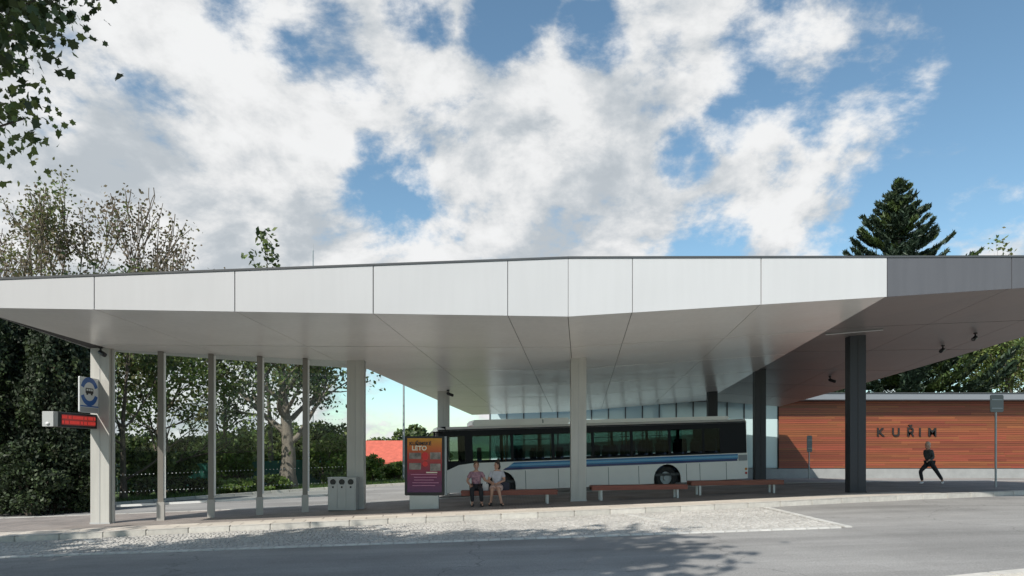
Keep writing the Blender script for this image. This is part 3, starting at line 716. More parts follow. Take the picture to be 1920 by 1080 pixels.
# ------------------------------------------------------------------ bus
def bus():
    L_, W, H = 13.2, 2.5, 2.86
    x0, y0 = -2.92, 26.45; x1, y1 = 10.05, 28.95
    T = thing('city_bus', 'white city bus with blue stripes and dark tinted windows parked behind the benches', 'bus', (x0, y0, zr(3.5, 27.7)-.033*(3.5-x0)), (0, -math.atan(.034), math.atan2(y1-y0, x1-x0)))
    zb, zw, zt = .27, 1.40, 2.70
    FW, RW, ar = 2.55, 9.55, .60
    def arch(cx, n=12): return [(cx-ar*math.cos(math.pi*k/n)*1.0, .45+ar*math.sin(math.pi*k/n)) for k in range(n+1)]
    def side(y, off, near):
        prof = [(.30, zb)]
        for cx in (FW, RW): prof += [(cx-ar, zb)]+arch(cx)+[(cx+ar, zb)]
        prof += [(L_-.04, zb+.05), (L_, .8), (L_-.01, zw), (1.55, zw), (.85, zw-.06), (.2, zw-.36), (.04, zw-.40), (.03, .7), (.12, zb+.06)]
        mb = MB(); mb.prism([(a, y, b) for a, b in prof], (0, off, 0)); sd = mb.build('side_panel', 'bus_white', T)
        if near:      # panel joints
            for s in (3.55, 4.9, 5.95, 7.0, 8.3, 10.4, 11.0, 12.2):
                mb = MB(); mb.box((s, y-.003, .66), (.018, .006, .74)); mb.build('panel_joint', 'trim', sd)
            for (zc, h, m, xa, xb) in ((1.335, .07, 'bus_blue', 3.05, 12.75), (1.263, .07, 'bus_sky', 2.95, 12.75), (1.195, .06, 'bus_blue', 2.85, 12.75), (1.12, .09, 'bus_navy', 2.7, 12.72)):
                mb = MB(); mb.prism([(xa-.06, y-.004, zc-h/2), (xb, y-.004, zc-h/2), (xb, y-.004, zc+h/2), (xa+.06, y-.004, zc+h/2)], (0, .003, 0)); mb.build('stripe', m, sd)
            mb = MB(); mb.box((12.97, y-.004, 1.2), (.4, .012, .25))
            for k in range(4): mb.box((12.97, y-.01, 1.12+k*.055), (.36, .01, .012))
            mb.build('grille', 'bus_grey', sd)
            mb = MB(); mb.prism([(.18, y-.003, 1.04), (.9, y-.003, 1.34), (1.55, y-.003, 1.41), (.1, y-.003, 1.41), (.1, y-.003, 1.0)], (0, .002, 0)); mb.build('cab_corner', 'bus_black', sd)
        # window band
        mb = MB(); sgn = off
        mb.box((L_/2+.05, y+sgn/2, zw+.03), (L_-.2, abs(off)*.9, .06)); mb.box((L_/2+.05, y+sgn/2, zt-.09), (L_-.2, abs(off)*.9, .26))
        divs = [.45, 1.42, 3.05, 4.72, 6.38, 8.04, 9.70, 11.2, 12.0]
        for s in divs: mb.box((s, y+sgn/2, (zw+zt)/2), (.11 if s > .5 else .14, abs(off)*.88, zt-zw-.1))
        mb.box((1.32, y+sgn/2, (zw+zt)/2), (.3, abs(off)*.86, zt-zw-.1))
        mb.box((12.6, y+sgn/2, (zw+zt)/2), (1.12, abs(off)*.87, zt-zw-.02))
        fr_ = mb.build('window_frame', 'bus_black', T)
        for a, b in zip(divs[:-1], divs[1:]):
            mb = MB(); mb.box(((a+b)/2, y+sgn*.15, (zw+zt)/2), (b-a-.05, .008, zt-zw-.28))
            mb.build('window', 'wind_glass' if a < .5 else 'bus_glass', T)
        if near:
            for s in (3.9, 7.2, 8.9):
                mb = MB(); mb.box((s, y-.002, 2.25), (1.5, .012, .02)); mb.build('vent_window', 'bus_black', fr_)
    side(0, .07, True); side(W, -.07, False)
    # roof shell
    mb = MB(); prof = []
    for k in range(9):
        a = math.pi*k/8; prof.append((W/2-math.cos(a)*(W/2)*1.0, zt-.01+(H-zt)*min(1, math.sin(a)*1.5)))
    n = len(prof); mb.add([(.12, y, z) for y, z in prof]+[(L_, y, z) for y, z in prof], [tuple(range(n)), tuple(range(2*n-1, n-1, -1))]+[(k, k+n, (k+1) % n+n, (k+1) % n) for k in range(n)])
    mb.build('roof', 'bus_white', T, smooth='auto')
    mb = MB(); mb.box((3.55, W/2, H+.11), (4.0, 1.9, .26)); ac = mb.build('roof_unit', 'bus_white', T, bevel=.06)
    mb = MB(); mb.box((4.4, W/2-.96, H+.12), (.05, .03, .14)); mb.build('latch', 'bus_grey', ac)
    mb = MB(); mb.box((9.3, W/2, H+.06), (6.5, 2.0, .15)); mb.build('roof_fairing', 'bus_white', T, bevel=.05)
    # front: windscreen, bumper, mirror
    mb = MB(); ns = 8
    def fx(u, z): return .05+.30*abs(u*2-1)**3+.10*max(0, (z-1.2))/1.4
    vs_ = [(fx(k/ns, z), W*k/ns, z) for z in (1.0, 1.7, 2.3, 2.74) for k in range(ns+1)]
    mb.add(vs_, [(r*(ns+1)+k, r*(ns+1)+k+1, (r+1)*(ns+1)+k+1, (r+1)*(ns+1)+k) for r in range(3) for k in range(ns)]); mb.build('windscreen', 'wind_glass', T, smooth=True)
    mb = MB(); vs_ = [(fx(k/ns, 1)-.01, W*k/ns, z) for z in (zb, .6, 1.02) for k in range(ns+1)]
    mb.add(vs_, [(r*(ns+1)+k, r*(ns+1)+k+1, (r+1)*(ns+1)+k+1, (r+1)*(ns+1)+k) for r in range(2) for k in range(ns)]); fp = mb.build('front_panel', 'bus_white', T, smooth=True)
    mb = MB(); vs_ = [(fx(k/ns, 2.7)-.012, W*k/ns, z) for z in (2.42, 2.86) for k in range(ns+1)]
    mb.add(vs_, [(k, k+1, k+ns+2, k+ns+1) for k in range(ns)]); mb.build('destination_box', 'bus_black', T, smooth=True)
    for s in (.28, W-.28): MB().ball((.10, s, .72), (.05, .2, .1)).build('headlight', 'lens_clear', T, smooth=True)
    mb = MB(); mb.tube([(.35, -.02, 2.62), (-.12, -.20, 2.66), (-.25, -.24, 2.5)], .022, 6); mb.rbox((-.25, -.24, 2.22), (.12, .22, .5), .05, 'x'); mb.build('mirror', 'bus_black', T)
    mb = MB(); mb.box((L_-.03, W/2, 1.55), (.05, W-.06, 2.45)); rr_ = mb.build('rear_panel', 'bus_white', T)
    for z in (.55, .72):
        mb = MB(); mb.cyl((L_-.10, -.012, z), (L_-.10, .02, z), .055, 12); mb.build('tail_light', 'lens_red' if z < .6 else 'lens_amber', rr_)
    # floor, bulkheads, seats
    mb = MB(); mb.box((L_/2, W/2, .62), (L_-.5, W-.2, .1)); mb.box((12.5, W/2, 1.1), (1.1, W-.24, 1.0)); mb.build('floor', 'interior', T)
    mb = MB(); mb.box((L_/2, W/2, .42), (L_-1.0, W-.5, .3)); mb.build('underframe', 'black', T)
    mb = MB(); mb.box((L_/2, W/2, zt+.0), (L_-.4, W-.16, .03)); mb.build('ceiling', 'interior', T)
    sb = MB(); sb.rbox((0, 0, 1.02), (.42, .43, .10), .04, 'y'); sb.rbox((.22, 0, 1.42), (.10, .43, .74), .045, 'y'); sb.rbox((.25, 0, 1.84), (.08, .30, .16), .035, 'y'); sb.box((0, 0, .82), (.3, .3, .36))
    seat = None
    for s in (3.3, 4.1, 4.9, 6.9, 7.7, 8.5, 9.3, 10.1, 10.9, 11.6):
        for yy in (.32, .78, W-.78, W-.32):
            if 4.5 < s < 6.5 and yy > 1.3: continue
            if seat is None: seat = sb.build('passenger_seat', 'seat_fabric', T, smooth='auto'); o = seat; o.location = (s, yy, 0)
            else: inst(seat.data, 'passenger_seat', T, Matrix.Translation((s, yy, .0 if s < 8 else .16)))
    mb = MB(); mb.rbox((1.55, .65, 1.1), (.5, .5, .12), .05, 'y'); mb.rbox((1.82, .65, 1.55), (.12, .5, .9), .05, 'y'); mb.build('driver_seat', 'seat_fabric', T)
    for s in (2.95, 5.0, 6.3, 8.2, 9.8):
        for yy in (1.0, 1.55):
            mb = MB(); mb.cyl((s, yy, .67), (s, yy, 2.68), .018, 6); mb.build('grab_pole', 'lens_amber', T)
    mb = MB(); mb.tube([(.75, .65, 1.25), (.95, .65, 1.05)], .03, 6)
    for k in range(12):
        a, b = 2*math.pi*k/12, 2*math.pi*(k+1)/12
        mb.tube([(.95+.08*math.sin(a), .65+.22*math.cos(a), 1.3+.2*math.sin(a)), (.95+.08*math.sin(b), .65+.22*math.cos(b), 1.3+.2*math.sin(b))], .015, 5)
    mb.build('steering_wheel', 'black', T)
    # wheels
    for cx in (FW, RW):
        for (yy, sg) in ((.10, 1), (W-.10, -1)):
            mb = MB(); n = 28; prof = [(.27, .02), (.43, .0), (.48, .04), (.48, .24), (.44, .28), (.27, .28)]; vs_ = []
            for k in range(n):
                a = 2*math.pi*k/n
                for r_, w_ in prof: vs_.append((cx+r_*math.cos(a), yy+sg*w_, .48+r_*math.sin(a)))
            mp_ = len(prof); mb.add(vs_, [(k*mp_+j, k*mp_+(j+1) % mp_, ((k+1) % n)*mp_+(j+1) % mp_, ((k+1) % n)*mp_+j) for k in range(n) for j in range(mp_)])
            wh = mb.build('wheel', 'rubber', T, smooth='auto')
            mb = MB(); mb.cyl((cx, yy+sg*.10, .48), (cx, yy+sg*.24, .48), .275, 24); mb.cyl((cx, yy+sg*.02, .48), (cx, yy+sg*.12, .48), .11, 12)
            for k in range(10):
                a = 2*math.pi*k/10; mb.cyl((cx+.18*math.cos(a), yy+sg*.07, .48+.18*math.sin(a)), (cx+.18*math.cos(a), yy+sg*.11, .48+.18*math.sin(a)), .018, 6)
            mb.build('rim', 'galv', wh)
        # dark inside of the wheel arch
        mb = MB(); pr = arch(cx); vs_ = [(a, .06, b) for a, b in pr]+[(a, .55, b) for a, b in pr]; n = len(pr)
        mb.add(vs_, [(k, k+1, k+1+n, k+n) for k in range(n-1)]+[tuple(range(n, 2*n))]); mb.build('wheel_arch', 'black', T)
bus()

# ------------------------------------------------------------------ street furniture
def bench(px0, px1, Y, label):
    xa, xb = (px0-960)/1280*Y, (px1-960)/1280*Y; L_ = xb-xa; xc = (xa+xb)/2; z = zg(xc, Y)
    T = thing('wooden_bench', label, 'bench', (xc, Y, z), (0, -math.atan(.012), R(2)), 'backless benches on the platform')
    s0 = None
    for k in range(5):
        b = MB(); b.box((0, 0, 0), (L_, .088, .05))
        if s0 is None: s0 = b.build('seat_slat', 'wood_bench', T, bevel=.006); s0.location = (0, -.19, .43)
        else: inst(s0.data, 'seat_slat', T, Matrix.Translation((0, -.19+k*.1, .43)))
    for y in (-.24, .26):
        mb = MB(); mb.box((0, y, .385), (L_-.02, .03, .15)); mb.build('side_board', 'wood_bench', T, bevel=.005)
    for s in (-1, 1):
        x = s*(L_/2-.32)
        for y in (-.17, .2):
            mb = MB(); mb.box((x, y, .16), (.07, .05, .36)); mb.build('leg', 'steel', T, bevel=.005)
        mb = MB(); mb.box((x, .015, .325), (.08, .46, .03)); mb.build('cross_bar', 'steel', T)
bench(865, 1045, 21.6, 'bench with two seated people, beside the advertising panel')
bench(1107, 1287, 22.1, 'empty middle bench just right of the white central column')
bench(1291, 1466, 22.9, 'empty bench farthest right, ending by the dark column')

def city_light():
    Y = 20.9; c = P(796, 0, Y).x; z = zg(c, Y)
    T = thing('advertising_panel', 'free-standing advertising panel with an orange and purple poster on a grey foot', 'advertising panel', (c, Y, z), (0, 0, R(0)))
    mb = MB(); mb.rbox((0, .12, 1.325), (1.22, .20, 1.82), .04, 'y'); mb.build('frame', 'black', T)
    mb = MB(); mb.box((0, .012, 1.34), (1.06, .012, 1.66)); po = mb.build('poster', 'poster', T)
    mb = MB(); mb.rbox((-.02, .14, .2), (.9, .18, .46), .02, 'z'); mb.build('foot', 'steel', T)
    mb = MB(); mb.box((.64, .13, 1.325), (.06, .17, 1.80)); mb.build('side_cheek', 'galv', T)
    def pm(x, z_): return Matrix.Translation((x, -.001, z_))@Matrix.Rotation(R(90), 4, 'X')
    text_part('poster_title', 'KUŘIMSKÉ', .145, 'black', po, pm(-.13, 2.0), .002, bold=.004)
    text_part('poster_title', 'LÉTO', .19, 'poster_pale', po, pm(-.16, 1.86), .002, bold=.006)
    for x, z_, w, h in ((-.29, 1.63, .36, .19), (.33, 1.63, .32, .21), (-.29, 1.31, .36, .2), (.33, 1.28, .32, .22)):
        mb = MB(); mb.box((x, .003, z_), (w, .004, h)); mb.build('poster_picture', 'photo_dark', po)
    for x, z_, w, h in ((.02, 1.62, .2, .26), (.02, 1.38, .17, .16)):
        mb = MB(); mb.ball((x, .004, z_), (w/2, .003, h/2)); mb.build('poster_badge', 'poster_red', po)
    for k in range(5):
        mb = MB(); mb.box((-.02+.05*(k % 2), .003, 1.06-k*.085), (.8-.1*(k % 3), .004, .018)); mb.build('poster_line', 'poster_line', po)
    mb = MB(); mb.box((.22, .003, 1.12), (.34, .004, .035)); mb.build('poster_line', 'poster_pale', po)
city_light()

def bins():
    Y = 21.25; c = P(641, 0, Y).x; z = zg(c, Y)
    T = thing('recycling_bins', 'grey metal waste bin unit with three round openings', 'bin', (c, Y, z))
    mb = MB(); mb.rbox((0, .2, .52), (.88, .40, 1.0), .015, 'z', 2); mb.build('cabinet', 'bin', T)
    for k in (-1, 0, 1):
        x = k*.275
        mb = MB(); mb.box((x, -.006, .44), (.262, .014, .76)); dr = mb.build('door', 'bin', T, bevel=.004)
        mb = MB(); mb.cyl((x, -.004, .90), (x, .01, .90), .10, 24); mb.build('opening', 'black', T)
        mb = MB(); n = 24
        for i in range(n):
            a, b = 2*math.pi*i/n, 2*math.pi*(i+1)/n; mb.tube([(x+.1*math.cos(a), -.006, .9+.1*math.sin(a)), (x+.1*math.cos(b), -.006, .9+.1*math.sin(b))], .008, 5)
        mb.build('opening_rim', 'steel', T)
        mb = MB(); mb.box((x, -.016, .74), (.05, .008, .06)); mb.build('pictogram', 'black', dr)
    mb = MB(); mb.box((0, .2, 1.03), (.90, .42, .025)); mb.build('top', 'bin', T)
    mb = MB(); mb.box((0, .2, .01), (.84, .36, .05)); mb.build('base', 'black', T)
bins()

def stop_sign():
    X = -11.77; zc = 3.24; ya, yb = 18.55, 19.42
    T = thing('bus_stop_sign', 'white bus stop sign with blue arcs and a bus pictogram on the left column', 'sign', (X, yb, 2.75))
    def L(y, z): return (0, y-yb, z-2.75)
    mb = MB(); mb.rbox((0, (ya-yb)/2, zc-2.75), (.035, yb-ya, .98), .03, 'x'); pl = mb.build('plate', 'sign_white', T)
    ym = (ya+yb)/2-yb
    mb = MB(); n = 36; ro, ri = .40, .26; vs_ = []
    for k in range(n):
        a = 2*math.pi*k/n
        vs_ += [(.0195, ym+ro*math.cos(a), zc-2.75+.1+ro*math.sin(a)), (.0195, ym+ri*math.cos(a), zc-2.75+.1+ri*math.sin(a))]
    mb.add(vs_, [(2*k, 2*k+1, (2*k+3) % (2*n), (2*k+2) % (2*n)) for k in range(n) if abs(math.sin(2*math.pi*(k+.5)/n)) > .34])
    mb.build('blue_arcs', 'sign_blue', pl)
    mb = MB(); mb.rbox((.021, ym, zc-2.75+.12), (.006, .34, .15), .03, 'x'); mb.box((.021, ym-.1, zc-2.75+.03), (.006, .07, .05)); mb.box((.021, ym+.1, zc-2.75+.03), (.006, .07, .05)); bp = mb.build('bus_pictogram', 'black', pl)
    mb = MB(); 
    for k in range(3): mb.box((.0255, ym-.1+k*.1, zc-2.75+.145), (.002, .075, .05))
    mb.build('pictogram_window', 'sign_white', bp)
    mb = MB(); mb.box((.021, ym, zc-2.75-.31), (.006, yb-ya-.06, .035)); mb.build('stripe', 'sign_blue', pl)
    mb = MB(); mb.box((.0205, ym, zc-2.75-.41), (.005, yb-ya-.1, .13)); mb.build('name_field', 'sign_grey', pl)
    mb = MB(); mb.box((0, .03, .7), (.05, .12, .05)); mb.box((0, .03, .25), (.05, .12, .05)); mb.build('bracket', 'galv', T)
stop_sign()
def led_board():
    X = -11.93; z = 2.52; ya, yb = 17.55, 19.40
    T = thing('departure_display', 'slim departure display with red lit text projecting from the left column', 'display', (X, yb, z))
    mb = MB(); mb.rbox((0, (ya-yb)/2+.02, 0), (.27, yb-ya-.04, .40), .015, 'y'); hs = mb.build('housing', 'black', T)
    mb = MB(); mb.rbox((0, ya-yb+.08, 0), (.285, .18, .39), .02, 'y'); mb.build('end_cap', 'housing', T)
    mb = MB(); mb.box((.137, (ya-yb)/2+.12, .0), (.006, yb-ya-.42, .27)); sc = mb.build('screen', 'led_dim', T)
    # rows of lit segments: the words cannot be read in the photograph
    rr = random.Random(4); mb = MB()
    for r_ in (.07, -.065):
        y = ya-yb+.34
        while y < -.12:
            w = rr.uniform(.03, .075); mb.box((.1425, y+w/2, r_), (.004, w, .085)); y += w+rr.choice((.012, .012, .05))
    mb.build('red_text', 'led_red', sc)
    mb = MB(); mb.ball((.0, ya-yb-.02, -.12), (.05, .03, .04)); mb.build('speaker_dome', 'lens_clear', T, smooth=True)
led_board()
def camera_unit(p, aim, label):
    T = thing('security_camera', label, 'camera', p, (0, 0, aim), 'security cameras under the canopy')
    mb = MB(); mb.cyl((0, 0, .0), (0, 0, -.05), .06, 12); mb.tube([(0, 0, -.04), (0, -.03, -.13), (0, -.10, -.16)], .025, 6); mb.build('bracket', 'black', T)
    mb = MB(); mb.tube([(0, .06, -.13), (0, .02, -.155), (0, -.22, -.25), (0, -.24, -.258)], [.03, .065, .065, .05], 12); bd = mb.build('body', 'black', T, smooth='auto')
    mb = MB(); mb.tube([(0, -.235, -.256), (0, -.248, -.261)], .04, 10); mb.build('lens', 'window_dark', bd)
def cams():
    for px, Y, aim, lab in ((188, 19.2, R(60), 'black security camera at the top of the left white column'), (840, 29.2, R(70), 'small dark security camera atop the far white column behind the bus'),
                       (1768, 24.5, R(-50), 'dark security camera under the dark soffit, left of a pair'), (1829, 22.6, R(-50), 'dark security camera under the dark soffit, right of a pair'), (1556, 31.0, R(60), 'small dark security camera near the hall roof edge')):
        x = (px-960)/1280*Y; camera_unit((x, Y, soffit_z(x, Y)), aim, lab)
cams()
def post_sign(px, py_base, Y, h, w, hh, lab, back=True):
    x = (px-960)/1280*Y; z = zg(x, Y)
    T = thing('traffic_sign', lab, 'sign', (x, Y, z), (0, 0, R(6)))
    mb = MB(); mb.cyl((0, 0, -.05), (0, 0, h), .035, 10); mb.build('post', 'galv', T, smooth='auto')
    mb = MB(); mb.rbox((0, -.045, h-hh/2+.02), (w, .02, hh), .06, 'y', 4); pl = mb.build('plate', 'sign_back', T)
    mb = MB()
    for k in (.25, .75): mb.box((0, -.06, h-hh*k), (w*.8, .02, .03)); mb.box((0, -.0, h-hh*k), (.09, .09, .04))
    mb.build('clamp', 'galv', pl)
post_sign(1867, 915, 24.6, 3.3, .52, .62, 'grey back of a traffic sign on a steel pole at right')
post_sign(1517, 880, 38.0, 2.35, .30, .92, 'small grey sign on a thin pole before the wooden wall', True)
def lamp_post():
    Y = 46; p = P(757, 900, Y); T = thing('lamp_post', 'thin grey street lamp pole rising beyond the left canopy edge', 'lamp post', (p.x, Y, zr(p.x, Y)))
    mb = MB(); mb.tube([(0, 0, 0), (0, 0, 1), (0, 0, 7.6)], [.10, .085, .055], 10); mb.build('pole', 'galv', T, smooth='auto')
    mb = MB(); mb.tube([(0, 0, 7.55), (.3, 0, 7.8), (.9, 0, 7.85)], .035, 8); mb.build('arm', 'galv', T)
    mb = MB(); mb.rbox((1.1, 0, 7.84), (.6, .24, .1), .04, 'x'); mb.build('lamp_head', 'galv', T)
lamp_post()
def mast():
    Y = 60; p = P(587, 470, Y); mb = MB(); mb.cyl((p.x, Y, 0), (p.x, Y, p.z), .05, 6)
    T = thing('antenna_mast', 'very thin antenna mast just showing above the canopy', 'mast', (p.x, Y, 0))
    mb.build('pole', 'galv', T, world=True)
    mb = MB(); mb.cyl((p.x, Y, p.z), (p.x, Y, p.z+.5), .025, 5); mb.build('aerial', 'galv', T, world=True)
mast()

# ------------------------------------------------------------------ fence and house beyond
def fence():
    pts = [(-30, 33), (-22, 39.5), (-15.5, 42.2), (-9.5, 44.5)]
    T = thing('green_fence', 'dark green sheet fence behind the trees across the road', 'fence', (-15, 42, zr(-15, 42)))
    for c, t in along(pts, 2.4):
        m = frame3(c, t, zr(c.x, c.y)+.1); 
        mb = MB(); mb.box((0, 0, .85), (2.34, .03, 1.5), m); mb.build('panel', 'fence_green', T, world=True)
        mb = MB(); mb.box((-1.2, -.03, .85), (.06, .06, 1.75), m); mb.build('post', 'galv', T, world=True)
fence()
def house():
    Y = 70; a = P(632, 870, Y); b = P(768, 870, Y); zb = a.z-3.2; T = thing('red_roofed_house', 'low house with a red tiled roof beyond the road', 'house', ((a.x+b.x)/2, Y, zb))
    xa, xb = a.x, b.x; ez = P(0, 868, Y).z; rz = P(0, 829, Y+3).z
    mb = MB(); mb.box(((xa+xb)/2, Y+3.5, (zb+ez)/2), (xb-xa-1.0, 6, ez-zb)); mb.build('wall', 'render_wall', T, world=True)
    mb = MB(); mb.prism([(xa, Y-.3, ez-.1), (xb, Y-.3, ez-.1), (xb-.3, Y+3.5, rz), (xa+.9, Y+3.5, rz)], (0, 0, .18)); mb.prism([(xa, Y+7.3, ez-.1), (xa+.9, Y+3.5, rz), (xb-.3, Y+3.5, rz), (xb, Y+7.3, ez-.1)], (0, 0, .18)); rf = mb.build('roof', 'roof_tile', T, world=True)
    mb = MB(); mb.tube([(xa, Y-.35, ez+.1), (xa+.9, Y+3.5, rz+.25)], .14, 6); mb.build('hip_tile', 'trim', rf, world=True)
    for x in (xa+2.2, xa+4.6, xa+6.2):
        mb = MB(); mb.box((x, Y+.48, ez-1.0), (1.0, .1, 1.0)); w = mb.build('window', 'render_pale', T, world=True)
        mb = MB(); mb.box((x, Y+.42, ez-1.0), (.8, .06, .8)); mb.build('pane', 'window_dark', w, world=True)
house()

# ------------------------------------------------------------------ vegetation
def leaves_mesh(name, centers, size, mats, parent, rr, flat=.0, elong=1.6, mi=None, up=None, lobed=False):
    n = len(centers); g = np.random.default_rng(rr)
    c = np.asarray(centers, dtype=np.float64)
    a = g.normal(size=(n, 3)); a[:, 2] *= (1-flat)
    if up is not None: a += np.asarray(up)
    a /= np.linalg.norm(a, axis=1)[:, None]
    b = g.normal(size=(n, 3)); b -= (b*a).sum(1)[:, None]*a; b /= np.linalg.norm(b, axis=1)[:, None]
    s = size*g.uniform(.6, 1.35, n)[:, None]
    v = np.stack([c-a*s*.5*elong, c+b*s*.5-a*s*.1, c+a*s*.5*elong, c-b*s*.5-a*s*.1], 1).reshape(-1, 3)
    k = 4
    if lobed:
        nn_ = np.cross(a, b); prof = [(-.55, 0, 0), (-.30, .30, .06), (-.34, .52, .10), (.02, .40, .05), (.16, .58, .12), (.30, .26, .03), (.66, 0, -.05), (.30, -.26, .03), (.16, -.58, .12), (.02, -.40, .05), (-.34, -.52, .10), (-.30, -.30, .06)]
        k = len(prof); v = np.stack([c+a*s*q[0]+b*s*q[1]+nn_*s*q[2] for q in prof], 1).reshape(-1, 3)
    me = bpy.data.meshes.new(name); me.vertices.add(k*n); me.vertices.foreach_set('co', v.ravel())
    me.loops.add(k*n); me.loops.foreach_set('vertex_index', np.arange(k*n)); me.polygons.add(n)
    me.polygons.foreach_set('loop_start', np.arange(n)*k)
    for q in mats: me.materials.append(M[q])
    if mi is not None: me.polygons.foreach_set('material_index', np.asarray(mi, dtype=np.int32))
    me.update(calc_edges=True)
    o = bpy.data.objects.new(name, me); COL.objects.link(o); o.parent = parent; return o
def grow_tree(rr, H, r0, n_limb, first, spread, levels, up=.25, bend=.25, ratio=.62, kids=(2, 4), lean=(0, 0), reach=()):
    segs = []; tips = []
    def branch(p, d, ln, r, lev):
        n = 5 if lev > 1 else 3; pts = [p]; rad = [r]; q = p.copy(); dd = d.copy()
        for k in range(n):
            dd = (dd+Vector((rr.gauss(0, bend), rr.gauss(0, bend), rr.gauss(0, bend)+up*.4))*.5).normalized(); q = q+dd*(ln/n); pts.append(q.copy()); rad.append(r*(1-.55*(k+1)/n))
        segs.append((pts, rad, lev))
        if lev == 0: tips.append(pts); return
        for k in range(rr.randint(*kids)):
            i = rr.randint(max(1, n-3), n); ax = Vector((rr.gauss(0, 1), rr.gauss(0, 1), rr.gauss(0, .8))).normalized()
            nd = (dd+ax*spread*rr.uniform(.6, 1.1)+Vector((0, 0, up))).normalized(); branch(pts[i], nd, ln*ratio*rr.uniform(.8, 1.2), rad[i]*.72, lev-1)
        branch(pts[-1], dd, ln*ratio, rad[-1]*.9, lev-1)
    tp = [Vector((0, 0, -.2))]; tr = [r0*1.35]; nn = 9; q = Vector((0, 0, 0)); dd = Vector((lean[0], lean[1], 1)).normalized(); top = H*.72
    for k in range(nn):
        dd = (dd+Vector((rr.gauss(0, .05), rr.gauss(0, .05), .08))).normalized(); q = q+dd*(top/nn); tp.append(q.copy()); tr.append(r0*(1-.8*(k+1)/nn))
    segs.append((tp, tr, 9))
    for k in range(n_limb):
        f = first+(1-first)*(k+.5)/n_limb; i = min(nn, max(1, int(f*nn))); a = k*2.4+rr.uniform(-.5, .5)
        d = Vector((math.cos(a), math.sin(a), .35+.7*f+rr.uniform(-.1, .2))).normalized()
        branch(tp[i]+(tp[min(nn, i+1)]-tp[i])*rr.random(), d, H*.30*(1.15-.55*f), max(.03, tr[i]*.55), levels)
    branch(tp[-1], dd, H*.2, tr[-1], levels)
    for (h, tx, ty, tz) in reach:
        i = min(nn, max(1, int(h/top*nn))); v = Vector((tx, ty, tz))-tp[i]; bend = .10; branch(tp[i], v.normalized(), v.length*.80, .09, 2)
    return segs, tips
def tree(name, label, loc, H, r0, seed, n_limb=9, first=.35, spread=.75, levels=2, leaf=.16, per=26, sigma=.45, mats=('leaf_mid',), bark='bark', group=None, up=.25, bend=.25, lean=(0, 0), scale=(1, 1, 1), kids=(2, 4), weights=None, droop=0, keep=1.0, cat='tree', reach=(), minr=0., lobed=False):
    rr = random.Random(seed); segs, tips = grow_tree(rr, H, r0, n_limb, first, spread, levels, up, bend, kids=kids, lean=lean, reach=reach)
    T = thing(name, label, cat, loc, group=group); S = Vector(scale)
    mb = MB()
    for pts, rad, lev in segs: mb.tube([Vector((p.x*S.x, p.y*S.y, p.z*S.z)) for p in pts], [max(q, minr) for q in rad], 12 if lev == 9 else (6 if lev >= 1 else 4), cap=False)
    mb.build('trunk', bark, T, smooth=True, fix=False)
    cs = []; mi = []; g = np.random.default_rng(seed)
    for pts in tips:
        if rr.random() > keep: continue
        m = rr.choices(range(len(mats)), weights)[0]
        for _ in range(int(per*rr.uniform(.5, 1.4))):
            p = pts[rr.randint(1, len(pts)-1)]; o = g.normal(size=3)*sigma; dz = -droop*abs(g.normal())
            cs.append((p.x*S.x+o[0], p.y*S.y+o[1], p.z*S.z+o[2]*.8+dz)); mi.append(m if g.random() < .8 else int(g.integers(len(mats))))
    leaves_mesh('crown', cs, leaf, mats, T, seed, mi=mi, lobed=lobed)
    return T, segs, tips
def bush(name, label, loc, w, d, h, seed, n, leaf, mats, group=None, weights=None, cat='shrub', lumps=14, stems=True):
    rr = random.Random(seed); g = np.random.default_rng(seed); T = thing(name, label, cat, loc, group=group)
    cs = []; mi = []; cl = []
    for k in range(lumps):
        z = h*(.12+.80*(k+.5)/lumps); f = math.sqrt(max(.05, 1-((z-h*.4)/(h*.68))**2)); a = rr.uniform(0, 6.3); q = rr.uniform(.25, .85)
        cl.append((w/2*f*q*math.cos(a), d/2*f*q*math.sin(a), z))
    for k in range(n):
        c = cl[rr.randrange(lumps)]; v = g.normal(size=3); v /= np.linalg.norm(v); rad = .55+.5*g.random()
        s = np.array((w*.21, d*.21, h*.17)); p = np.array(c)+v*s*rad
        if p[2] < .02: p[2] = .05+.2*g.random()
        cs.append(p); mi.append(rr.choices(range(len(mats)), weights)[0])
    if stems:
        mb = MB()
        for c in cl: mb.tube([(c[0]*.12, c[1]*.12, -.05), (c[0]*.5, c[1]*.5, c[2]*.6), c], [.05, .035, .012], 5, cap=False)
        mb.build('stems', 'bark', T, fix=False)
    leaves_mesh('foliage', cs, leaf, mats, T, seed, mi=mi); return T
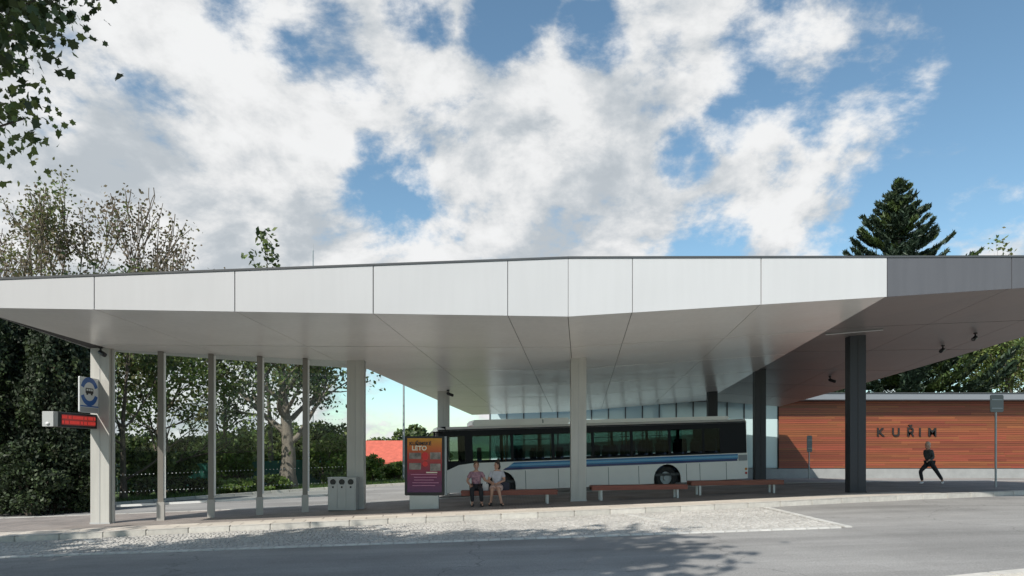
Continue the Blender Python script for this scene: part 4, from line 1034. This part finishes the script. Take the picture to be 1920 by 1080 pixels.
def columnar(name, label, loc, w, h, seed, n, leaf, mats, group=None, weights=None, cat='tree'):
    rr = random.Random(seed); g = np.random.default_rng(seed); T = thing(name, label, cat, loc, group=group); cs = []; mi = []
    fronds = int(n/60); ups = []
    mb = MB(); mb.tube([(0, 0, -.1), (0, 0, h*.5), (0, 0, h*.97)], [.16, .10, .02], 8, cap=False)
    for k in range(fronds):
        z = h*(.03+.90*rr.random()**.9); f = (1-(z/h)**2.2)**.6; a = rr.uniform(0, 6.3); rr_ = w/2*f*rr.uniform(.55, 1.05)
        c = np.array((rr_*math.cos(a), rr_*math.sin(a), z)); m = rr.choices(range(len(mats)), weights)[0]
        if k % 3 == 0: mb.tube([(0, 0, max(.1, z-.8)), tuple(c*np.array((.6, .6, 1))-np.array((0, 0, .3))), tuple(c)], [.04, .025, .008], 4, cap=False)
        for _ in range(60):
            t = g.random(); o = g.normal(size=3)*np.array((.17, .17, .10)); cs.append(c+np.array((math.cos(a)*.15*t, math.sin(a)*.15*t, t*.8-.4))+o*(1.1-t*.6)); mi.append(m)
    mb.build('trunk', 'bark', T, fix=False)
    leaves_mesh('foliage', cs, leaf, mats, T, seed, mi=mi, up=(0, 0, 1.2)); return T
def spruce(name, label, loc, H, rad, seed, start=.12, mats=('needle', 'needle_light'), dens=1.0, step=.55, group=None):
    rr = random.Random(seed); T = thing(name, label, 'tree', loc, group=group); mb = MB(); cs = []; mi = []; ups = []
    mb.tube([(0, 0, -.2), (0, 0, H*.5), (0, 0, H)], [H*.016, H*.010, .02], 9, cap=False)
    g = np.random.default_rng(seed); V = []; z = H*start
    while z < H-.2:
        f = 1-z/H; L0 = rad*(f**.86)*(1-.25*sstep(.55, .95, f)); nb = int(5+3*f)
        for k in range(nb):
            a = rr.uniform(0, 6.283); ln = L0*rr.uniform(.62, 1.15); pts = []
            for t in (0, .25, .5, .75, 1): pts.append(Vector((math.cos(a)*ln*t, math.sin(a)*ln*t, z-ln*.22*math.sin(t*2.2)*f+ln*.42*t**2.2)))
            mb.tube(pts, [.05*f+.02, .04*f+.015, .03*f+.01, .018, .008], 4, cap=False)
            m = 0 if rr.random() < .72 else 1
            for _ in range(int(ln*95*dens)+14):
                t = rr.random()**.6; i = min(3, int(t*4)); p = pts[i].lerp(pts[i+1], t*4-i); sp = .26*(1.1-t)*ln*.5+.07
                s_ = g.normal()*sp*.7; q = Vector((-math.sin(a), math.cos(a), 0))*s_
                cs.append((p.x+q.x+g.normal()*.06, p.y+q.y+g.normal()*.06, p.z-abs(s_)*.10+g.normal()*.07)); mi.append(m); ups.append((math.cos(a)*1.1-math.sin(a)*np.sign(s_)*.9, math.sin(a)*1.1+math.cos(a)*np.sign(s_)*.9, .35+1.0*t))
        z += step*(.45+.75*f)*rr.uniform(.8, 1.2)
    mb.build('trunk', 'bark', T, fix=False)
    leaves_mesh('crown', cs, .125*H/24, mats, T, seed, elong=3.6, mi=mi, up=np.array(ups)*1.3)
    return T
def vegetation():
    gz = lambda x, y: zr(x, y)+.05
    # two near trees left of and behind the viewpoint: overhanging branch, shade on the road
    reach = [(h, x+8.52, y-4.2, z+.2) for h, x, y, z in ((3.1, -5.75, 6.0, 6.2), (2.9, -5.85, 5.9, 5.7), (2.6, -5.85, 6.0, 5.2), (2.4, -5.7, 6.2, 4.6), (3.2, -5.8, 5.9, 6.6), (3.1, -6.0, 6.3, 6.0), (3.3, -5.9, 5.7, 6.7), (2.7, -6.0, 6.2, 5.4), (2.5, -5.9, 6.1, 4.9))]
    tree('maple_tree', 'near leafy tree whose dark branches hang in at the top left corner', (-8.7, 4.2, gz(-8.7, 4.2)), 6.8, .2, 21, n_limb=12, first=.36, spread=.8, levels=2, leaf=.074, per=280, sigma=.22, lobed=True, mats=('leaf_dark', 'leaf_mid'), weights=(3, 2), up=.12, reach=reach, group='trees by the near roadside')
    tree('maple_tree', 'leafy tree left of the viewpoint that shades the near left asphalt', (-12.8, 3.8, gz(-12.8, 3.8)), 13.4, .30, 23, n_limb=20, first=.36, spread=.85, levels=2, leaf=.24, per=36, sigma=.50, mats=('leaf_dark', 'leaf_mid'), weights=(3, 2), scale=(.9, .55, 1), group='trees by the near roadside')
    tree('maple_tree', 'leafy roadside tree farther left that shades the left end of the bay', (-20.5, 4.2, gz(-20.5, 4.2)), 13.2, .30, 24, n_limb=18, first=.36, spread=.85, levels=2, leaf=.26, per=30, sigma=.50, mats=('leaf_dark', 'leaf_mid'), weights=(3, 2), scale=(.9, .55, 1), group='trees by the near roadside')
    tree('maple_tree', 'leafy tree behind the viewpoint that shades the asphalt', (-9.2, .2, gz(-9.2, .2)), 15.5, .34, 22, n_limb=18, first=.42, spread=.85, levels=2, leaf=.26, per=34, sigma=.50, mats=('leaf_dark', 'leaf_mid'), weights=(3, 2), scale=(.80, .50, 1), group='trees by the near roadside')
    # sparse locust trees above the canopy at left
    for (px, Y, H, sd, kp, lab, mats, wt, per) in ((95, 36, 15.8, 31, .9, 'thin yellowing tree standing tall at the far left above the canopy', ('leaf_olive', 'leaf_brown', 'leaf_mid'), (4, 3, 1), 30),
                                           (318, 40, 15.9, 33, .6, 'almost bare brownish tree right of the yellowing one above the canopy', ('leaf_brown', 'leaf_olive'), (4, 2), 22),
                                           (10, 41, 16.5, 35, .75, 'thin half-leafed tree cut off by the left edge above the canopy', ('leaf_olive', 'leaf_brown'), (3, 2), 26)):
        x = (px-960)/1280*Y
        tree('locust_tree', lab, (x, Y, gz(x, Y)), H, .22, sd, n_limb=11, first=.34, spread=.62, levels=2, leaf=.125, per=per, sigma=.36, mats=mats, weights=wt, bark='twig', minr=.022, up=.42, bend=.3, keep=kp, group='thin trees above the canopy')
    x, Y = (508-960)/1280*52, 52
    # big tree behind the glass
    x, Y = (540-960)/1280*38.9, 38.9
    tree('lime_tree', 'broad old tree with a thick knobbly trunk behind the glass screen', (x, Y, gz(x, Y)+.05), 10.4, .50, 41, n_limb=11, first=.32, spread=.8, levels=2, leaf=.15, per=42, sigma=.46, mats=('leaf_mid', 'leaf_dark', 'leaf_olive'), weights=(4, 3, 1), bark='bark_light', scale=(1.28, 1.0, 1.0), bend=.34)
    for (px, Y, H, sd, lab, mats, wt, sc) in ((300, 37, 8.6, 42, 'leafy tree close behind the first glass panes', ('leaf_mid', 'leaf_light'), (3, 2), 1.15), (415, 41, 9.6, 43, 'bushy green tree between first panes and the broad old tree', ('leaf_mid', 'leaf_light', 'leaf_dark'), (3, 1, 2), 1.2), (232, 33, 10.5, 44, 'slender pale-leaved tree just right of the left column', ('leaf_olive', 'leaf_mid', 'leaf_dark'), (2, 2, 2), .8)):
        x = (px-960)/1280*Y
        tree('young_tree', lab, (x, Y, gz(x, Y)+.05), H, .16, sd, n_limb=10, first=.18, spread=.75, levels=2, leaf=.15, per=27, sigma=.45, mats=mats, weights=wt, scale=(sc, sc, 1), group='trees behind the glass screen')
    x, Y = (508-960)/1280*47, 47
    tree('pear_tree', 'lone small treetop peeking over the canopy', (x, Y, gz(x, Y)), 16.4, .2, 46, n_limb=9, first=.5, spread=.5, levels=1, leaf=.26, per=26, sigma=.34, mats=('leaf_dark', 'leaf_mid'), scale=(.42, .42, 1), up=.6)
    # dark conifers at left
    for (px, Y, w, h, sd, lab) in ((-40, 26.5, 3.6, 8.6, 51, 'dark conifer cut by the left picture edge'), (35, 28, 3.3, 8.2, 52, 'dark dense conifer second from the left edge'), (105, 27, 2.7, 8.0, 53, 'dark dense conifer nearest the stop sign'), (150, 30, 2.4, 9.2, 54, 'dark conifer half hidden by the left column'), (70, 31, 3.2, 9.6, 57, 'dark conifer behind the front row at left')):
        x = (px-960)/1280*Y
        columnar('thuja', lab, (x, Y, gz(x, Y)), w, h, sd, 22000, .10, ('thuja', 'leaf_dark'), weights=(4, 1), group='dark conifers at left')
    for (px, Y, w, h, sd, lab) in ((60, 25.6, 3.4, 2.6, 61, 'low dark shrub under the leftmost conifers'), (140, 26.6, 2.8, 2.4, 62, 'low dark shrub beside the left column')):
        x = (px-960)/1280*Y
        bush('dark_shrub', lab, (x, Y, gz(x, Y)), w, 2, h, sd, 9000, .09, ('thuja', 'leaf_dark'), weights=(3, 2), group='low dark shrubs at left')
    # shrubs along the verge behind the glass
    for (px, Y, w, h, sd, mats, lab) in ((262, 35.5, 3.6, 2.4, 71, ('leaf_dark', 'leaf_mid'), 'dark green shrub behind the first glass pane'), (345, 38, 3.4, 2.2, 72, ('leaf_mid', 'leaf_dark'), 'green shrub behind the second glass pane'), (440, 40.5, 3.0, 3.0, 73, ('leaf_mid', 'leaf_bush'), 'tall green shrub behind the third glass pane'),
                                        (610, 42, 3.0, 3.0, 74, ('leaf_mid', 'leaf_bush'), 'green shrub between old tree and bins'), (640, 47, 2.6, 2.6, 78, ('leaf_mid', 'leaf_bush'), 'green shrub hiding the left end of the red-roofed house'), (697, 46, 1.5, 1.7, 75, ('leaf_bush', 'leaf_light'), 'bright green shrub just right of the second white column'), (746, 48, 2.6, 1.2, 76, ('leaf_bush', 'leaf_light'), 'bright green low shrub left of the poster'), (500, 37.4, 2.2, .8, 77, ('leaf_bush', 'leaf_light'), 'low lit ground shrub at the foot of the old tree'), (430, 35.6, 2.2, .7, 79, ('leaf_bush', 'leaf_light'), 'low lit ground shrub left of the old tree')):
        x = (px-960)/1280*Y
        bush('shrub', lab, (x, Y, gz(x, Y)+.05), w, 2.2, h, sd, int(2400*w*h/7)+900, .15, mats, group='shrubs along the far verge')
    for (px, Y, w, h, sd, lab, mats) in ((250, 47, 6.5, 3.6, 84, 'dense dark tree beyond the fence behind the first glass pane', ('leaf_dark', 'leaf_mid')), (350, 50, 6.5, 3.4, 85, 'dense green tree beyond the fence behind the second glass pane', ('leaf_mid', 'leaf_dark')), (445, 51, 6.0, 3.8, 86, 'dense green tree beyond the fence left of the old tree', ('leaf_mid', 'leaf_bush')), (600, 52, 5.5, 4.2, 87, 'dense green tree beyond the fence right of the old tree', ('leaf_mid', 'leaf_dark')), (520, 54, 5.5, 4.4, 88, 'dense green tree beyond the fence hidden by the old trunk', ('leaf_dark', 'leaf_mid'))):
        x = (px-960)/1280*Y
        bush('hedge_tree', lab, (x, Y, gz(x, Y)), w, 4, h, sd, 7500, .21, mats, group='dense trees beyond the fence', cat='tree', lumps=22)
    for (px, Y, w, h, sd, lab) in ((775, 95, 7, 6.2, 81, 'round far tree over the ridge of the red-roofed house'), (815, 100, 6, 5.2, 82, 'far green tree beside the bus front'), (720, 120, 12, 5.0, 83, 'far tree low on the horizon behind the house')):
        x = (px-960)/1280*Y
        bush('far_tree', lab, (x, Y, -1.2), w, w, h, sd, 3500, .38, ('leaf_mid', 'leaf_dark'), group='far trees by the house', cat='tree')
    # right: spruce, pine boughs, birches
    x, Y = (1686-960)/1280*60, 60
    spruce('spruce_tree', 'tall dark spruce rising above the dark canopy corner', (x, Y, 0), 25.6, 12.4, 91, start=.19, step=.6)
    for (px, Y, H, sd, lab) in ((1875, 58, 12.5, 95, 'pale hanging birch left of the right picture edge'), (1945, 60, 14.0, 96, 'pale hanging birch cut by the right picture edge')):
        x = (px-960)/1280*Y
        tree('birch_tree', lab, (x, Y, 0), H, .20, sd, n_limb=12, first=.3, spread=.6, levels=2, leaf=.17, per=44, sigma=.42, mats=('leaf_light', 'leaf_mid', 'leaf_olive'), weights=(4, 2, 1), bark='bark_light', droop=.7, group='birches behind the hall')
    x, Y = (1905-960)/1280*75, 75
    tree('oak_tree', 'far tree whose twigs just top the dark canopy at right', (x, Y, 0), 23.2, .3, 97, n_limb=10, first=.4, levels=2, leaf=.3, per=14, sigma=.5, mats=('leaf_mid', 'leaf_olive'))
    for (px, Y, w, h, sd, lab) in ((1560, 75, 9, 7.5, 98, 'dark tree mass behind the hall roof at its left'), (1780, 80, 10, 8.0, 99, 'dark tree behind the hall roof beside the spruce trunk'), (1650, 85, 10, 7.6, 100, 'green tree behind the hall roof left of the spruce trunk')):
        x = (px-960)/1280*Y
        bush('far_tree', lab, (x, Y, 0), w, w, h, sd, 2000, .30, ('leaf_mid', 'needle'), group='trees behind the hall', cat='tree')
vegetation()

# ------------------------------------------------------------------ people
def skin_mesh(name, verts, edges, m, parent, roots=(0,), sub=2, extra=None):
    me = bpy.data.meshes.new(name); me.from_pydata([v[:3] for v in verts], edges, [])
    o = bpy.data.objects.new(name, me); COL.objects.link(o)
    md = o.modifiers.new('skin', 'SKIN'); md.use_smooth_shade = True
    if not me.skin_vertices:
        bm = bmesh.new(); bm.from_mesh(me); bm.verts.layers.skin.verify(); bm.to_mesh(me); bm.free()
    for i, v in enumerate(verts):
        sv = me.skin_vertices[0].data[i]; r = v[3]; sv.radius = r if isinstance(r, tuple) else (r, r); sv.use_root = i in roots
    s = o.modifiers.new('sub', 'SUBSURF'); s.levels = sub; s.render_levels = sub
    bpy.context.view_layer.update(); dg = bpy.context.evaluated_depsgraph_get()
    new = bpy.data.meshes.new_from_object(o.evaluated_get(dg)); bpy.data.objects.remove(o); bpy.data.meshes.remove(me)
    new.name = name; new.materials.clear(); new.materials.append(M[m])
    if extra:
        bm = bmesh.new(); bm.from_mesh(new); t = bpy.data.meshes.new('t'); t.from_pydata(extra.v, [], extra.f); bm.from_mesh(t); bm.to_mesh(new); bm.free(); bpy.data.meshes.remove(t)
    new.polygons.foreach_set('use_smooth', [True]*len(new.polygons))
    q = bpy.data.objects.new(name, new); COL.objects.link(q); q.parent = parent; return q
def person(T, J, mats, hair='short', skirt=False, sleeve=.55, g=1.0):
    # J: joints in the person's frame (facing -y); mats: top, bottom, shoe, hair
    V = []; E = []; ids = {}
    def v(nm, r): ids[nm] = len(V); V.append((*J[nm], r)); return ids[nm]
    def e(a, b): E.append((ids[a], ids[b]))
    v('pelvis', .135*g); v('waist', .125*g); v('chest', (.155*g, .12*g)); v('neck', .055); v('headb', .06)
    for a, b in (('pelvis', 'waist'), ('waist', 'chest'), ('chest', 'neck'), ('neck', 'headb')): e(a, b)
    for s in 'LR':
        v('sh'+s, .062); v('el'+s, .043); v('wr'+s, .030); v('hip'+s, .088); v('kn'+s, .060); v('an'+s, .042); v('toe'+s, .035)
        for a, b in (('chest', 'sh'+s), ('sh'+s, 'el'+s), ('el'+s, 'wr'+s), ('pelvis', 'hip'+s), ('hip'+s, 'kn'+s), ('kn'+s, 'an'+s), ('an'+s, 'toe'+s)): e(a, b)
    roots = [0]
    for s in 'LR':      # palm and five fingers
        w = Vector(J['wr'+s]); f = (w-Vector(J['el'+s])).normalized(); side = f.cross(Vector((0, 0, 1)))
        side = side.normalized() if side.length > .1 else Vector((1, 0, 0)); dn = f.cross(side)
        if dn.z > 0: dn = -dn
        V.append((*(w+f*.045), (.038, .018))); E.append((ids['wr'+s], len(V)-1)); pi = len(V)-1
        for k, (o_, ln) in enumerate(((-.03, .065), (-.01, .078), (.01, .075), (.03, .058))):
            b = len(V); p0 = w+f*.06+side*o_; p1 = p0+f*ln*.55+dn*.012; p2 = p1+f*ln*.35+dn*.03
            V.extend([(*p0, .010), (*p1, .009), (*p2, .007)]); E.extend([(b, b+1), (b+1, b+2)]); roots.append(b)
        b = len(V); sg = -1 if s == 'L' else 1; p0 = w+f*.03+side*.03*sg; p1 = p0+side*.03*sg+f*.03; p2 = p1+f*.03+dn*.012
        V.extend([(*p0, .011), (*p1, .010), (*p2, .008)]); E.extend([(b, b+1), (b+1, b+2)]); roots.append(b)
    hc = Vector(J['head']); fx = Vector(J['face']).normalized(); sx = fx.cross(Vector((0, 0, 1))).normalized()
    X = MB(); X.ball(tuple(hc), (.078, .09, .118), 16, 12)
    X.ball(tuple(hc+fx*.092+Vector((0, 0, -.015))), (.014, .016, .024), 8, 6)
    X.ball(tuple(hc+fx*.045+Vector((0, 0, -.085))), (.045, .045, .035), 10, 6)
    for q in (-1, 1): X.ball(tuple(hc+sx*.08*q), (.014, .02, .03), 8, 6)
    body = skin_mesh('body', V, E, 'skin', T, roots, 2, X)
    F = MB()
    for q in (-1, 1): F.ball(tuple(hc+fx*.080+sx*.032*q+Vector((0, 0, .012))), .011, 8, 6)
    F.build('eyes', 'hair_dark', body, smooth=True)
    F = MB(); F.ball(tuple(hc+fx*.082+Vector((0, 0, -.055))), (.022, .012, .008), 8, 6); F.build('mouth', 'poster_line', body, smooth=True)
    H = MB(); H.ball(tuple(hc-fx*.022+Vector((0, 0, .030))), (.092, .098, .108), 14, 10)
    if hair != 'short':
        H.ball(tuple(hc-fx*.06+Vector((0, 0, -.06))), (.07, .06, .10), 12, 8)
    if hair == 'bun': H.ball(tuple(hc-fx*.06+Vector((0, 0, .15))), .055, 10, 8)
    H.build('hair', mats[3], T, smooth=True)
    def cloth(nm, chain, edges, m): 
        vv = [(*J[a], r) if isinstance(a, str) else (*a, r) for a, r in chain]; return skin_mesh(nm, vv, edges, m, T, (0,), 2)
    mixp = lambda a, b, t: tuple(Vector(J[a]).lerp(Vector(J[b]), t))
    ch = [('pelvis', (.165*g**3, .15*g**3)), ('waist', (.155*g, .135*g)), ('chest', (.185*g, .145*g)), (mixp('chest', 'neck', .75), .070)]; ed = [(0, 1), (1, 2), (2, 3)]
    for s in 'LR':
        b = len(ch); ch += [('sh'+s, .074), (mixp('sh'+s, 'el'+s, min(1, sleeve*1.0+.2)), .066)]; ed += [(2, b), (b, b+1)]
        if sleeve > .9: ch.append((mixp('el'+s, 'wr'+s, .85), .045)); ed.append((b+1, b+2))
    cloth('top', ch, ed, mats[0])
    if skirt:
        ch = [('waist', (.15, .13)), ('pelvis', (.19, .17))]; ed = [(0, 1)]
        for s in 'LR': b = len(ch); ch += [('hip'+s, .125), (mixp('hip'+s, 'kn'+s, .85), .125)]; ed += [(1, b), (b, b+1)]
        b = len(ch); ch += [(tuple((Vector(mixp('hipL', 'knL', .6))+Vector(mixp('hipR', 'knR', .6)))/2), .11)]; ed.append((1, b))
        cloth('skirt', ch, ed, mats[1])
    else:
        ch = [('pelvis', (.158*g*g, .15*g*g))]; ed = []
        for s in 'LR': b = len(ch); ch += [('hip'+s, .108*g**.4), ('kn'+s, .078), (mixp('kn'+s, 'an'+s, .93), .062)]; ed += [(0, b), (b, b+1), (b+1, b+2)]
        cloth('trousers', ch, ed, mats[1])
    for s in 'LR':
        a, t = Vector(J['an'+s]), Vector(J['toe'+s]); d = (t-a)
        skin_mesh('shoe', [(*(a-Vector((d.x, d.y, 0)).normalized()*.035+Vector((0, 0, -.04))), .052), (*(a+d*.5+Vector((0, 0, -.02))), .056), (*t, .046)], [(0, 1), (1, 2)], mats[2], T)
    return body
def seated(px, Y, label, dx, mats, hair, skirt, face, legs, arms, sc=1.0, cloth=None):
    x = (px-960)/1280*Y; T = thing('person', label, 'person', (x, Y, zg(x, Y)), (0, 0, R(dx)), 'people sitting on the bench'); T.scale = (sc, sc, sc)
    J = dict(pelvis=(0, .02, .56), waist=(0, .03, .74), chest=(0, .0, .96), neck=(0, -.02, 1.10), headb=(0, -.03, 1.17), head=(0, -.045, 1.26), face=face)
    for s, q in (('L', -1), ('R', 1)):
        J['sh'+s] = (.175*q, 0, 1.01); J['el'+s], J['wr'+s] = arms[s]; J['hip'+s] = (.095*q, -.04, .55); J['kn'+s], J['an'+s], J['toe'+s] = legs[s]
    person(T, J, mats, hair, skirt, .5); return T
def people():
    legs = dict(L=((-.14, -.44, .53), (-.13, -.40, .10), (-.15, -.56, .045)), R=((.14, -.45, .53), (.16, -.44, .10), (.19, -.60, .045)))
    arms = dict(L=((-.29, -.03, .78), (-.20, -.26, .66)), R=((.28, -.10, .80), (.42, -.24, .74)))
    seated(893, 21.66, 'seated person in a pink checked shirt and dark trousers', 4, ('shirt', 'trousers', 'shoe_dark', 'hair_brown'), 'short', False, (.1, -1, -.05), legs, arms)
    legs = dict(L=((-.08, -.43, .52), (-.14, -.34, .10), (-.17, -.50, .045)), R=((.12, -.44, .52), (.22, -.50, .10), (.30, -.62, .045)))
    arms = dict(L=((-.26, -.10, .78), (-.12, -.30, .72)), R=((.25, -.08, .78), (.08, -.31, .70)))
    seated(932, 21.64, 'seated person with dark pinned-up hair in a pale top and pink patterned skirt', -8, ('top_grey', 'dress', 'shoe_dark', 'hair_dark'), 'bun', True, (-.7, -.7, -.1), legs, arms)
    # bags on the bench
    z = zg(-.6, 21.6)
    T = thing('handbag', 'dark handbag on the bench to the right of the two seated people', 'bag', (-.25, 21.62, z+.455))
    mb = MB(); mb.rbox((0, 0, .13), (.34, .16, .27), .07, 'y', 4); mb.build('pouch', 'bag_dark', T, bevel=.01)
    mb = MB(); mb.tube([(-.1, 0, .25), (-.07, 0, .38), (0, 0, .42), (.07, 0, .38), (.1, 0, .25)], .012, 6); mb.build('strap', 'bag_dark', T)
    T = thing('carrier_bag', 'small white carrier bag on the bench between the two seated people', 'bag', (-.83, 21.50, z+.455))
    mb = MB(); mb.prism([(-.09, -.05, 0), (.09, -.05, 0), (.10, -.045, .22), (-.10, -.045, .23)], (0, .1, 0)); mb.build('sack', 'bag_white', T, bevel=.02)
    mb = MB(); mb.tube([(-.06, 0, .21), (-.04, 0, .29), (.04, 0, .29), (.06, 0, .21)], .008, 5); mb.build('handle', 'bag_white', T)
    # striding person
    Y = 26.4; x = (1743-960)/1280*Y
    T = thing('person', 'person in dark clothes striding across in front of the wooden wall', 'person', (x, Y, zg(x, Y)), (0, 0, R(-78)))
    T.scale = (.98, .98, .98)
    J = dict(pelvis=(0, 0, .86), waist=(0, -.02, 1.02), chest=(0, -.05, 1.26), neck=(0, -.075, 1.42), headb=(0, -.085, 1.47), head=(0, -.10, 1.56), face=(0, -1, -.15))
    J.update(shL=(-.17, -.06, 1.31), shR=(.17, -.06, 1.31), elL=(-.21, .12, 1.10), wrL=(-.20, .02, .88), elR=(.20, -.02, 1.06), wrR=(.18, -.20, .96))
    J.update(hipL=(-.09, 0, .84), hipR=(.09, 0, .84), knL=(-.10, -.34, .52), anL=(-.10, -.24, .13), toeL=(-.10, -.41, .06), knR=(.09, .26, .50), anR=(.09, .52, .16), toeR=(.09, .44, .035))
    person(T, J, ('jacket', 'trousers', 'shoe_white', 'hair_fair'), 'long', False, 1.0, .93)
people()

# ------------------------------------------------------------------ render settings
scn.render.engine = 'CYCLES'
scn.cycles.max_bounces = 6; scn.cycles.transparent_max_bounces = 12; scn.cycles.diffuse_bounces = 4; scn.cycles.glossy_bounces = 3
scn.render.film_transparent = False
